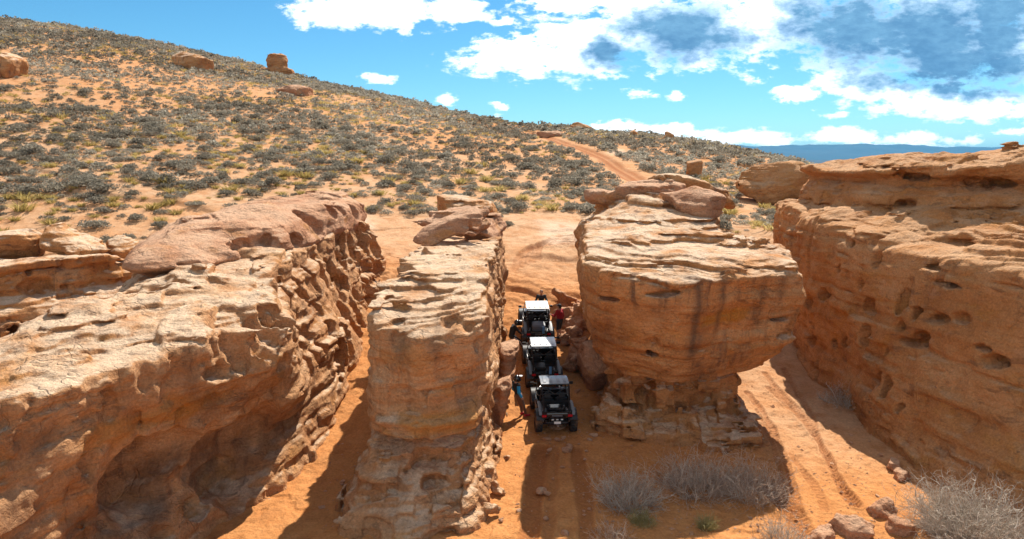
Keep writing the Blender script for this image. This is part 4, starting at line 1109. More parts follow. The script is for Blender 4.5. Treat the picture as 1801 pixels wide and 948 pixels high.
def scatter(name, idx, lib, mat, label, cat):
    VV = []; QQ = []; TT = []; base = 0
    for i in idx:
        V, Q, tt = lib(i)
        s = size[i]; a = rs.uniform(0, 6.28); c, sn = math.cos(a), math.sin(a)
        W = np.empty_like(V)
        W[:, 0] = (V[:, 0] * c - V[:, 1] * sn) * s * 1.1 + X[i]; W[:, 1] = (V[:, 0] * sn + V[:, 1] * c) * s * 1.1 + Y[i]; W[:, 2] = V[:, 2] * s + Zg[i] - 0.04
        VV.append(W); QQ.append(Q + base); TT.append(np.clip(tt * 0.75 + (hue[i] - 0.5) * 0.55 + 0.1, 0, 1)); base += len(V)
    o = obj_np(name, np.vstack(VV), np.vstack(QQ), mat, smooth=False)
    set_tint(o, np.concatenate(TT))
    return tag(o, label, cat, kind="stuff")
LIBS = {}
for nm, n, lf in (("near", 260, 0.15), ("mid", 120, 0.21), ("far", 56, 0.30)):
    LIBS[nm] = [shrub_geo(n, np.random.RandomState(700 + k), lf, 0.62 + 0.05 * (k % 3), 4 + k % 3) for k in range(12)]
GL = [tuft_geo(90, np.random.RandomState(600 + k)) for k in range(8)]
GF = [tuft_geo(30, np.random.RandomState(650 + k)) for k in range(8)]
for L in GF: L[0][:, :2] *= 1.3
def sage_lib(i):
    k = "near" if Y[i] < 75 else "mid" if Y[i] < 115 else "far"
    return LIBS[k][i % 12]
bigset = set(big.tolist())
scatter("sagebrush_cover", [i for i in range(len(pts)) if not isgrass[i] and i not in bigset], sage_lib, SAGE, "dense grey-green desert scrub covering the hillside up to the skyline", "shrubs")
size[isgrass] *= 0.72
scatter("dry_grass", [i for i in range(len(pts)) if isgrass[i]], lambda i: (GL if Y[i] < 85 else GF)[i % 8], YGRASS, "yellow dry bunchgrass scattered between the shrubs on the hillside", "grass")

# ---- foreground bushes: bundles of forked twigs
def twig_bush(n, rs, R_, H_, thick=0.008, curl=0.5, up=0.35, seg=5, fork=2):
    V = []; Q = []; T = []; nv = 0
    def strand(p, d, L, r, tint, lev):
        nonlocal nv
        k = seg if lev == 0 else 4
        pts_ = [p.copy()]; dd = d.copy()
        for s in range(k):
            dd = dd + rs.normal(size=3) * curl * (0.28 if lev == 0 else 0.45); dd /= np.linalg.norm(dd)
            p = p + dd * L / k; pts_.append(p.copy())
        a = np.cross(dd, [0.3, 0.2, 0.9]); a /= np.linalg.norm(a) + 1e-6
        b = np.cross(dd, a)
        for s, q in enumerate(pts_):
            rr = r * (1 - 0.75 * s / k)
            for ang in (0, 2.09, 4.19):
                V.append(q + (a * math.cos(ang) + b * math.sin(ang)) * rr); T.append(tint)
        for s in range(k):
            for j in range(3):
                Q.append((nv + s * 3 + j, nv + s * 3 + (j + 1) % 3, nv + s * 3 + 3 + (j + 1) % 3, nv + s * 3 + 3 + j))
        nv += (k + 1) * 3
        if lev < fork:
            for _ in range(3 if lev == 0 else 2):
                q = pts_[rs.randint(1, len(pts_))]
                nd = dd + rs.normal(size=3) * 0.75; nd[2] += 0.15; nd /= np.linalg.norm(nd)
                strand(q, nd, L * rs.uniform(0.3, 0.5), r * 0.62, np.clip(tint + rs.uniform(-.05, .3), 0, 1), lev + 1)
    for i in range(n):
        az = rs.uniform(0, 6.283); rb = 0.55 * math.sqrt(rs.rand())
        p = np.array([math.cos(az) * rb * R_, math.sin(az) * rb * R_, 0.0])
        d = np.array([math.cos(az) * rb * 1.3, math.sin(az) * rb * 1.3, 0.35 + up]) + rs.normal(size=3) * 0.42
        d[2] = abs(d[2]) * 0.9 + 0.05; d /= np.linalg.norm(d)
        L = rs.uniform(0.55, 1.05) * (H_ * 0.9 * abs(d[2]) + R_ * 0.55 * (1 - abs(d[2])))
        strand(p, d, L, thick * rs.choice([0.7, 0.9, 1.2, 2.0], p=[.35, .35, .2, .1]), np.clip(rs.normal(0.45, 0.22), 0, 1), 0)
    return np.array(V), np.array(Q), np.array(T)
def bush(u, v, n, R_, H_, mat, label, seed, thick=0.009, curl=0.5, name="dry_bush", y=None, sq=1.0, fork=2, up=0.35):
    p = hit(u, v, 12, 60)
    V, Q, T = twig_bush(n, np.random.RandomState(seed), R_, H_, thick, curl, up, fork=fork)
    V[:, 0] *= sq
    o = obj_np(name, V, Q, mat, smooth=True); set_tint(o, T)
    o.location = (p[0], p[1], float(ground_base(p[0], p[1])) - 0.03)
    return tag(o, label, "bush")
bush(1705, 945, 760, 1.75, 1.75, TWIG, "big dense dry bush of pale curly twigs at bottom right below the wall", 31, 0.011, 0.7)
bush(1488, 712, 190, 1.15, 1.1, TWIG, "dry straggly bush on the sunlit sand by the foot of the right wall", 32, 0.010, 0.6)
bush(1548, 722, 190, 1.2, 1.1, TWIG_B, "dark bare bush in the shade right behind the dry straggly one", 33, 0.010, 0.5)
bush(1105, 885, 360, 1.35, 1.25, TWIG, "grey twiggy bush left in the row under the mushroom block", 34, 0.008, 0.5)
bush(1225, 860, 420, 1.6, 1.25, TWIG_B, "purplish bare bush in the middle of the row under the mushroom block", 35, 0.008, 0.5)
bush(1322, 870, 360, 1.4, 1.3, TWIG_B, "purplish bare bush at the right end of the row under the mushroom block", 36, 0.008, 0.5)
bush(1375, 955, 170, 0.8, 0.8, TWIG, "pale dry bush at the bottom edge beside the shadow line", 37, 0.007, 0.4)
bush(1075, 950, 150, 0.7, 0.5, TWIG_B, "low bare bush at the bottom edge left of the yellow-green tuft", 38, 0.007, 0.5)
bush(1130, 925, 260, 0.42, 0.50, GREENISH, "yellow-green tuft in front of the grey twiggy bush", 39, 0.006, 0.25, "green_tuft", fork=1, up=0.9)
bush(1242, 930, 240, 0.33, 0.46, GREENISH, "smaller round yellow-green tuft in front of the purplish bush", 40, 0.006, 0.25, "green_tuft", fork=1, up=0.9)
bush(238, 440, 60, 0.7, 0.8, TWIG, "pale dead bush at the back corner of the long left fin", 41, 0.014, 0.5)

# ------------------------------------------------------------------ gravel and litter on the passage floors
def gravel():
    q = np.random.RandomState(19); n = 5200
    u = q.uniform(560, 1640, n); v = q.uniform(640, 948, n)
    k = (n3 := fbm(u, v, 0 * u, 0.02, 3, 431)) + 0.5 * q.rand(n) > 0.22
    u, v = u[k], v[k]
    dz_ = np.sin(PITCH) * 1.0 - (474 - v) / FPX * np.cos(PITCH); dy_ = np.cos(PITCH) + (474 - v) / FPX * np.sin(PITCH)
    x = (u - 900.5) / FPX * CAM_H / dz_; y = dy_ * CAM_H / dz_
    zt = ground_z(x, y)
    B = np.array([[1, 0, 0], [-1, 0, 0], [0, 1, 0], [0, -1, 0], [0, 0, .8], [0, 0, -.5]], dtype=float)
    Fc = np.array([[0, 2, 4], [2, 1, 4], [1, 3, 4], [3, 0, 4], [2, 0, 5], [1, 2, 5], [3, 1, 5], [0, 3, 5]])
    s = np.exp(q.normal(-3.75, 0.5, len(x)))
    J = 1 + 0.5 * q.normal(size=(len(x), 6, 3)) * 0.5
    V = B[None] * J * s[:, None, None]; V[:, :, 2] *= 0.75
    a = q.uniform(0, 6.28, len(x)); c, sn = np.cos(a)[:, None], np.sin(a)[:, None]
    X_ = V[:, :, 0] * c - V[:, :, 1] * sn + x[:, None]; Y_ = V[:, :, 0] * sn + V[:, :, 1] * c + y[:, None]
    Z_ = V[:, :, 2] + zt[:, None] + 0.15 * s[:, None]
    Vv = np.stack([X_, Y_, Z_], -1).reshape(-1, 3)
    Q_ = (Fc[None] + 6 * np.arange(len(x))[:, None, None]).reshape(-1, 3)
    o = obj_np("gravel", Vv, Q_, ROCK_P, smooth=False)
    tag(o, "small gravel and rock chips scattered over the sandy floors", "gravel", kind="stuff")
gravel()

# ------------------------------------------------------------------ mountains far beyond the valley, and the air between
def range_mesh(name, y, x0, x1, amp, base, seed, label, f, depth=5000):
    nx, ny = 420, 36
    xs = np.linspace(x0, x1, nx); ys = np.linspace(0, depth, ny)
    XX, YY = np.meshgrid(xs, ys, indexing="ij")
    prof = np.sin(np.clip(YY / depth, 0, 1) * math.pi) ** 0.8
    n = fbm(XX, YY, 0 * XX, f, 5, seed)
    rid = 1 - np.abs(fbm(XX, YY * 1.5, 0 * XX, f * 3, 4, seed + 5)) * 1.6
    ZZ = base + amp * prof * np.clip(0.66 + 0.55 * n + 0.16 * rid, 0.05, 2)
    V = np.stack([XX, YY + y, ZZ], -1).reshape(-1, 3)
    i = np.arange(nx * ny).reshape(nx, ny)
    Q = np.stack([i[:-1, :-1], i[1:, :-1], i[1:, 1:], i[:-1, 1:]], -1).reshape(-1, 4)
    o = obj_np(name, V, Q, MOUNT)
    return tag(o, label, "mountains", kind="structure")
MOUNT = simple("mountain_rock", (0.075, 0.065, 0.055), 1.0, spec=0.1, noise=0.35)
range_mesh("mountains", 15500, 1500, 24000, 520, VALLEY - 10, 801, "long blue mountain range on the horizon at right", 0.00022)
range_mesh("hills", 9000, 2500, 16000, 120, VALLEY - 10, 811, "low blue hills in the far valley at right", 0.0004, 3000)
def haze_box(top):
    bm = bmesh.new(); bmesh.ops.create_cube(bm, size=1.0)
    o = bpy.data.objects.new("haze", bpy.data.meshes.new("haze")); bm.to_mesh(o.data); bm.free(); COL.objects.link(o)
    lo, hi = (-70000, -2000, VALLEY - 60), (70000, 21500, top)
    o.scale = tuple(b - a for a, b in zip(lo, hi)); o.location = tuple((a + b) / 2 for a, b in zip(lo, hi))
    m = bpy.data.materials.new("haze"); m.use_nodes = True
    m.node_tree.nodes.remove(m.node_tree.nodes["Principled BSDF"])
    v = m.node_tree.nodes.new("ShaderNodeVolumePrincipled")
    v.inputs["Color"].default_value = HAZE_COL; v.inputs["Density"].default_value = HAZE_DEN; v.inputs["Anisotropy"].default_value = 0.0
    m.node_tree.links.new(v.outputs[0], m.node_tree.nodes["Material Output"].inputs["Volume"])
    o.data.materials.append(m)
    return tag(o, "thin blue air over the valley and far mountains", "haze", kind="stuff")
HAZE_COL = (0.09, 0.55, 1.0, 1); HAZE_DEN = 4.0e-5
if HAZE: haze_box(270.0)
# ------------------------------------------------------------------ off-road vehicles
BLK = simple("black_plastic", (0.012, 0.012, 0.014), 0.42, spec=0.5, dust=0.10)
BLKP = simple("black_paint", (0.010, 0.010, 0.014), 0.22, spec=0.6, coat=0.5, dust=0.10)
GREY = simple("grey_trim", (0.15, 0.155, 0.17), 0.35, noise=0.05)
TYRE = simple("tyre_rubber", (0.022, 0.020, 0.019), 0.85, spec=0.3, dust=0.55)
RIM = simple("dark_alloy", (0.06, 0.06, 0.065), 0.35, 0.8, dust=0.3)
STEEL = simple("silver_steel", (0.62, 0.62, 0.64), 0.28, 0.9)
WHITE = simple("white_roof_paint", (0.80, 0.80, 0.80), 0.35, noise=0.03)
SILVER = simple("silver_roof_paint", (0.58, 0.61, 0.64), 0.3, 0.3)
REDL = simple("red_lens", (0.45, 0.012, 0.02), 0.2)
LENSW = simple("white_lens", (0.85, 0.85, 0.82), 0.2)
SEATM = simple("seat_vinyl", (0.028, 0.028, 0.032), 0.55)
BLUEF = simple("blue_flag_cloth", (0.10, 0.26, 0.50), 0.8)
GREYROOF = simple("grey_roof_paint", (0.22, 0.24, 0.27), 0.25, 0.2, dust=0.15)
BOXG = simple("grey_case_plastic", (0.16, 0.18, 0.21), 0.4)

class MB:
    def __init__(s): s.bm = bmesh.new()
    def box(s, lo, hi, bev=0.02, rot=None, piv=None):
        r = bmesh.ops.create_cube(s.bm, size=1.0)["verts"]
        for v in r:
            v.co = Vector([(lo[i] + hi[i]) / 2 + v.co[i] * (hi[i] - lo[i]) for i in range(3)])
        if bev:
            ed = list({e for v in r for e in v.link_edges})
            out = bmesh.ops.bevel(s.bm, geom=ed, offset=bev, segments=2, affect="EDGES", clamp_overlap=True)
            r = list({v for f in out["faces"] for v in f.verts} | {v for v in r if v.is_valid})
        if rot:
            M = Euler([R(a) for a in rot]).to_matrix(); c = Vector(piv or [(lo[i] + hi[i]) / 2 for i in range(3)])
            for v in r: v.co = c + M @ (v.co - c)
        return s
    def prof(s, pts, x0, x1, bev=0.02, taper=None):
        """y-z outline extruded across x"""
        a = [s.bm.verts.new((x0, p[0], p[1])) for p in pts]; b = [s.bm.verts.new((x1, p[0], p[1])) for p in pts]
        n = len(pts); fs = [s.bm.faces.new(a), s.bm.faces.new(b[::-1])]
        for i in range(n): fs.append(s.bm.faces.new((a[i], b[i], b[(i + 1) % n], a[(i + 1) % n])[::-1]))
        if taper:
            for v in a + b: v.co.x *= taper(v.co.y, v.co.z)
        ed = list({e for f in fs for e in f.edges})
        bmesh.ops.recalc_face_normals(s.bm, faces=fs)
        if bev: bmesh.ops.bevel(s.bm, geom=ed, offset=bev, segments=2, affect="EDGES", clamp_overlap=True)
        return s
    def tube(s, pts, r, n=8, closed=False):
        pts = [Vector(p) for p in pts]; rings = []
        m = len(pts)
        for i, p in enumerate(pts):
            if closed: d = pts[(i + 1) % m] - pts[i - 1]
            else: d = pts[min(i + 1, m - 1)] - pts[max(i - 1, 0)]
            d.normalize(); q = d.to_track_quat("Z", "Y")
            rr = r if not isinstance(r, (list, tuple)) else r[i]
            rings.append([s.bm.verts.new(p + q @ Vector((math.cos(2 * math.pi * k / n) * rr, math.sin(2 * math.pi * k / n) * rr, 0))) for k in range(n)])
        for i in range(m if closed else m - 1):
            A, B = rings[i], rings[(i + 1) % m]
            for k in range(n): s.bm.faces.new((A[k], A[(k + 1) % n], B[(k + 1) % n], B[k]))
        if not closed: s.bm.faces.new(rings[0][::-1]); s.bm.faces.new(rings[-1])
        return s
    def lathe_x(s, prof, n=32, lug=None):
        """(x, r) profile turned round the x axis"""
        rings = []
        for k in range(n):
            a = 2 * math.pi * k / n
            ring = []
            for j, (x, r) in enumerate(prof):
                rr = r + (lug(k, j) if lug else 0)
                ring.append(s.bm.verts.new((x, math.cos(a) * rr, math.sin(a) * rr)))
            rings.append(ring)
        for k in range(n):
            A, B = rings[k], rings[(k + 1) % n]
            for j in range(len(prof) - 1): s.bm.faces.new((A[j], A[j + 1], B[j + 1], B[j]))
        return s
    def build(s, name, mat, parent=None, loc=None, smooth=True, label=None):
        bmesh.ops.recalc_face_normals(s.bm, faces=s.bm.faces)
        me = bpy.data.meshes.new(name); s.bm.to_mesh(me); s.bm.free()
        me.materials.append(mat)
        for p in me.polygons: p.use_smooth = smooth
        if smooth:
            try: me.set_sharp_from_angle(angle=R(38))
            except Exception: pass
        o = bpy.data.objects.new(name, me); COL.objects.link(o)
        if parent: o.parent = parent
        if loc: o.location = loc
        if label: o["label"] = label
        return o

def copy_tree(o, parent=None):
    c = o.copy(); COL.objects.link(c)
    if parent: c.parent = parent
    for ch in list(o.children): copy_tree(ch, c)
    return c

def make_buggy():
    root = empty("off_road_vehicle", (0, 0, 0))
    # chassis pan with trailing arms and front wishbones
    m = MB().box((-.60, -.95, .30), (.60, 1.0, .40), .03).box((-.68, -.45, .34), (-.58, .62, .46), .03).box((.58, -.45, .34), (.68, .62, .46), .03)
    m.box((-.28, -1.42, .42), (.28, -.75, .80), .05)
    for s_ in (-1, 1):
        m.tube([(s_ * .45, -.35, .40), (s_ * .55, -.75, .44), (s_ * .56, -1.05, .42)], .055, 8)
        for dz in (.34, .48):
            m.tube([(s_ * .20, 1.0, dz), (s_ * .56, 1.06, dz - .02)], .022, 6); m.tube([(s_ * .14, -1.2, dz + .02), (s_ * .56, -1.06, dz)], .022, 6)
    m.build("chassis", BLK, root)
    # nose
    b = MB().prof([(.55, 1.04), (.95, .99), (1.38, .84), (1.52, .72), (1.50, .52), (1.30, .42), (.60, .42)], -.50, .50, .03, lambda y, z: 1.0 - .18 * max(0, (y - .6)) )
    b.prof([(.50, 1.08), (.62, 1.06), (.62, .62), (.50, .62)], -.60, .60, .02)
    b.build("hood", BLKP, root)
    for s_ in (-1, 1):
        f = MB()
        arc = [(1.05 + .50 * math.cos(a), .42 + .50 * math.sin(a)) for a in [R(q) for q in range(15, 166, 15)]]
        inn = [(1.05 + .455 * math.cos(a), .42 + .455 * math.sin(a)) for a in [R(q) for q in range(165, 14, -15)]]
        f.prof(arc + inn, s_ * .44, s_ * .80, .008)
        f.build("fender", BLK, root)
        f = MB()
        arc = [(-1.05 + .52 * math.cos(a), .42 + .52 * math.sin(a)) for a in [R(q) for q in range(15, 151, 15)]]
        inn = [(-1.05 + .475 * math.cos(a), .42 + .475 * math.sin(a)) for a in [R(q) for q in range(150, 14, -15)]]
        f.prof(arc + inn, s_ * .50, s_ * .80, .008)
        fo = f.build("fender", BLK, root)
        MB().prof([(-.62, 1.02), (-.80, 1.03), (-1.35, .93), (-1.47, .86), (-1.40, .98), (-.85, 1.10), (-.62, 1.10)], s_ * .585, s_ * .70, .012).build("trim", GREY, fo)
        d = MB().prof([(-.42, .46), (.60, .46), (.66, .70), (.58, .98), (.10, .90), (-.40, 1.00), (-.50, .75)], s_ * .64, s_ * .69, .012)
        do = d.build("door", BLKP, root)
        MB().prof([(-.35, .62), (.45, .58), (.52, .70), (-.30, .76)], s_ * .688, s_ * .700, .003).build("decal", GREY, do)
    # cargo bed
    m = MB().box((-.56, -1.42, .84), (.56, -.62, .88), .012).box((-.58, -1.44, .86), (-.54, -.62, 1.04), .012).box((.54, -1.44, .86), (.58, -.62, 1.04), .012)
    m.box((-.56, -.66, .86), (.56, -.62, 1.08), .012)
    m.build("cargo_bed", BLK, root)
    tg = MB().box((-.56, -1.47, .72), (.56, -1.43, 1.00), .014).prof([(-1.475, .96), (-1.50, .90), (-1.50, .80), (-1.475, .74)], -.40, .40, .006).build("tailgate", BLKP, root)
    MB().box((-.20, -1.508, .83), (.20, -1.502, .89), .004).build("badge_strip", GREY, tg)
    for s_ in (-1, 1):
        MB().box((s_ * .50 - .09, -1.51, .80), (s_ * .50 + .09, -1.47, .90), .012).build("tail_light", REDL, root)
    bp = MB().tube([(-.46, -1.46, .66), (-.40, -1.56, .60), (.40, -1.56, .60), (.46, -1.46, .66)], .026, 8).tube([(-.34, -1.50, .44), (-.30, -1.56, .58)], .022, 8).tube([(.34, -1.50, .44), (.30, -1.56, .58)], .022, 8)
    bp.build("rear_bumper", BLK, root)
    MB().box((-.13, -1.595, .56), (.13, -1.588, .66), .004).build("number_plate", LENSW, root)
    for x in (-.18, 0, .18):
        MB().box((x - .045, -1.535, .685), (x + .045, -1.50, .725), .008).build("work_lamp", LENSW, root)
    MB().tube([(0.02, -1.46, .50), (0.02, -1.62, .49)], .05, 10).build("exhaust_pipe", STEEL, root)
    # shock absorbers with coil springs
    for s_ in (-1, 1):
        for y in (-1.18, 1.12):
            p0, p1 = Vector((s_ * .52, y, .46)), Vector((s_ * .40, y * .92, 1.00))
            sh = MB().tube([p0, p0.lerp(p1, .55)], .03, 8).tube([p0.lerp(p1, .5), p1], .018, 8).build("shock_absorber", STEEL, root)
            q = (p1 - p0).to_track_quat("Z", "Y"); L = (p1 - p0).length
            pts_ = [p0 + q @ Vector((.05 * math.cos(k * .8), .05 * math.sin(k * .8), L * (.15 + .8 * k / 55))) for k in range(56)]
            MB().tube(pts_, .009, 5).build("spring", STEEL, sh)
    # cage
    c = MB()
    for s_ in (-1, 1):
        c.tube([(s_ * .62, .72, .92), (s_ * .58, .50, 1.35), (s_ * .54, .26, 1.72), (s_ * .53, .14, 1.78), (s_ * .53, -.62, 1.80), (s_ * .54, -.74, 1.74), (s_ * .60, -.62, 1.00), (s_ * .60, -.55, .50)], .026, 8)
        c.tube([(s_ * .53, -.70, 1.74), (s_ * .50, -1.00, 1.32), (s_ * .50, -1.34, 1.02)], .024, 8)
        c.tube([(s_ * .60, -.55, 1.28), (s_ * .64, .10, 1.06), (s_ * .62, .64, 1.00)], .020, 8)
    for y, z in ((.20, 1.75), (-.66, 1.79), (-.64, 1.38)): c.tube([(-.54, y, z), (.54, y, z)], .024, 8)
    c.tube([(-.53, -.68, 1.74), (.0, -.66, 1.38)], .020, 8); c.tube([(.53, -.68, 1.74), (.0, -.66, 1.38)], .020, 8)
    c.build("roll_cage", BLK, root)
    rf = MB()
    pr = [(.28, 1.79), (.16, 1.835), (-.25, 1.85), (-.62, 1.84), (-.68, 1.82), (-.66, 1.80), (-.25, 1.82), (.16, 1.805), (.28, 1.765)]
    rf.prof(pr, -.56, .56, .008)
    for x in (-.40, -.14, .14, .40): rf.prof([(.12, 1.842), (.08, 1.862), (-.54, 1.868), (-.57, 1.848)], x - .055, x + .055, .008)
    rf.build("roof", WHITE, root)
    # seats
    for s_ in (-1, 1):
        st = MB().box((s_ * .29 - .23, -.38, .52), (s_ * .29 + .23, .16, .66), .05).box((s_ * .29 - .23, -.48, .58), (s_ * .29 + .23, -.34, 1.22), .06, (12, 0, 0)).build("seat", SEATM, root)
        MB().box((s_ * .29 - .13, -.60, 1.20), (s_ * .29 + .13, -.49, 1.42), .045).build("headrest", SEATM, st)
    sw = MB().tube([(-.29 + .17 * math.cos(a), .34 - .06 * math.sin(a), 1.06 + .16 * math.sin(a)) for a in [k * math.pi / 10 for k in range(20)]], .016, 6, True).tube([(-.29, .34, 1.06), (-.29, .56, .96)], .02, 6)
    sw.tube([(-.46, .34, 1.06), (-.12, .34, 1.06)], .012, 6).build("steering_wheel", BLK, root)
    for s_ in (-1, 1):
        MB().box((s_ * .36 - .11, 1.44, .66), (s_ * .36 + .11, 1.49, .73), .012).build("headlight", LENSW, root)
        mi = MB().tube([(s_ * .60, .50, 1.36), (s_ * .74, .47, 1.38)], .012, 6).box((s_ * .80 - .08, .44, 1.32), (s_ * .80 + .08, .49, 1.44), .015).build("mirror", BLK, root)
    fl = MB().tube([(.14, -1.50, .70), (.15, -1.53, 1.30)], .008, 6).build("whip_pole", BLK, root)
    v = MB(); v.prof([(-1.53, 1.28), (-1.54, 1.28), (-1.56, 0.92), (-1.55, 0.92)], .155, .27, 0); v.build("pennant", BLUEF, fl)
    # wheels
    tp = [(-.13, .20), (-.145, .30), (-.135, .355), (-.10, .375), (-.045, .382), (.045, .382), (.10, .375), (.135, .355), (.145, .30), (.13, .20)]
    def lug(k, j):
        if j in (0, 9): return 0
        if j in (1, 8): return 0
        on = ((k // 2) % 2 == 0) if j <= 4 else ((k // 2) % 2 == 1)
        return 0.006 if on else -0.018
    ty = MB().lathe_x(tp, 72, lug)
    ty_o = ty.build("tyre", TYRE, None, smooth=False)
    rm = MB().lathe_x([(.09, .205), (.10, .19), (.07, .175), (-.09, .175), (-.10, .205)], 40)
    for k in range(7):
        a = 2 * math.pi * k / 7
        rm.tube([(.07, .03 * math.cos(a), .03 * math.sin(a)), (.085, .185 * math.cos(a), .185 * math.sin(a))], [.030, .020], 6)
    rm.tube([(-.03, 0, 0), (.10, 0, 0)], .055, 12)
    rm_o = rm.build("rim", RIM, None)
    first = True
    for x in (-.68, .68):
        for y in (-1.05, 1.05):
            wl = empty("wheel", (x, y, .385)); wl.parent = root
            if x < 0: wl.rotation_euler = (0, 0, math.pi)
            if first: a_, b_ = ty_o, rm_o; first = False
            else:
                a_, b_ = ty_o.copy(), rm_o.copy(); COL.objects.link(a_); COL.objects.link(b_)
            a_.parent = wl; b_.parent = wl
    return root

BUGGY = make_buggy()
SPOTS = [((943, 757), (1005, 757), "nearest black off-road vehicle, last in the queue between the rocks", GREYROOF),
         ((924, 680), (983, 678), "middle black off-road vehicle with a silver roof", SILVER),
         ((918, 606), (968, 606), "farthest black off-road vehicle with a white roof, at the head of the queue", WHITE)]
VEH = []
def vehicle_at(o, xc, yc, yaw):
    yr, yf = yc - 1.05, yc + 1.05
    zr, zf = float(ground_base(xc, yr)), float(ground_base(xc, yf))
    o.location = (xc, yc, (zr + zf) / 2 + 0.0)
    o.rotation_euler = (math.atan2(zf - zr, 2.1), 0, yaw)
for i, (a, b, lab, roofm) in enumerate(SPOTS):
    o = BUGGY if i == 0 else copy_tree(BUGGY)
    pa, pb = hit(*a, 12, 60), hit(*b, 12, 60)
    yc = (pa[1] + pb[1]) / 2 + 1.0; xc = (pa[0] + pb[0]) / 2
    VEH.append((o, xc, yc)); print("vehicle", i, xc, yc, pb[0] - pa[0])
ys_ = [VEH[0][2], max(VEH[1][2], VEH[0][2] + 3.25), 0]
ys_[2] = max(VEH[2][2], ys_[1] + 3.25)
for (o, xc, _), yc, (a, b, lab, roofm) in zip(VEH, ys_, SPOTS):
    vehicle_at(o, xc, yc, R(3.5))
    tag(o, lab, "off-road vehicle", "off-road vehicles queued in the passage")
    for ch in o.children:
        if ch.name.startswith("roof"):
            ch.material_slots[0].link = "OBJECT"; ch.material_slots[0].material = roofm
for ch in list(VEH[0][0].children):     # the nearest one flies no pennant
    if ch.name.startswith("whip_pole"):
        for k in list(ch.children): bpy.data.objects.remove(k)
        bpy.data.objects.remove(ch)
# gear in the beds
def gear(i, lo, hi, mat, name, label, cat):
    o, xc, _ = VEH[i]; m = MB().box(lo, hi, .035)
    m.box((lo[0] + .05, lo[1] - .012, hi[2] - .09), (hi[0] - .05, lo[1] + .02, hi[2] - .06), .006)
    g = m.build(name, mat)
    g.location = o.location; g.rotation_euler = o.rotation_euler
    me = g.data; c = Vector(((lo[0] + hi[0]) / 2, (lo[1] + hi[1]) / 2, lo[2]))
    for v in me.vertices: v.co -= c
    g.location = Vector(o.location) + Euler(o.rotation_euler).to_matrix() @ c
    tag(g, label, cat)
gear(2, (-.30, -1.30, .885), (.34, -.80, 1.22), BOXG, "storage_box", "grey storage box in the bed of the farthest vehicle", "box")
gear(0, (-.34, -1.22, .885), (.34, -.86, 1.06), BLKP, "storage_box", "low black case in the bed of the nearest vehicle", "box")
gear(1, (-.42, -1.30, .885), (.05, -.80, 1.10), BLK, "storage_box", "dark square bag in the bed of the middle vehicle", "bag")
# ------------------------------------------------------------------ people: one continuous body, clothing fitted over it
SKIN = simple("skin", (0.48, 0.27, 0.19), 0.55)
HAIR = simple("dark_hair", (0.03, 0.02, 0.015), 0.6)
CLOTH_BLACK = simple("black_cloth", (0.014, 0.014, 0.016), 0.8)
CLOTH_BLUE = simple("blue_cloth", (0.02, 0.30, 0.62), 0.8)
CLOTH_RED = simple("red_cloth", (0.40, 0.012, 0.022), 0.8)
CLOTH_BROWN = simple("brown_cloth", (0.16, 0.085, 0.055), 0.85)
CLOTH_GREY = simple("charcoal_cloth", (0.035, 0.036, 0.042), 0.85)
SHOE_RED = simple("red_shoe", (0.50, 0.015, 0.03), 0.6)
SHOE_DARK = simple("dark_shoe", (0.03, 0.028, 0.026), 0.6)
HELM = simple("helmet_shell", (0.015, 0.015, 0.018), 0.2, coat=0.5)
HELM_W = simple("helmet_white", (0.75, 0.75, 0.75), 0.3)
VISOR = simple("helmet_visor", (0.02, 0.022, 0.03), 0.06)
STRIPE = simple("white_stripe", (0.75, 0.75, 0.76), 0.7)
EYE = simple("eye", (0.7, 0.7, 0.68), 0.2)

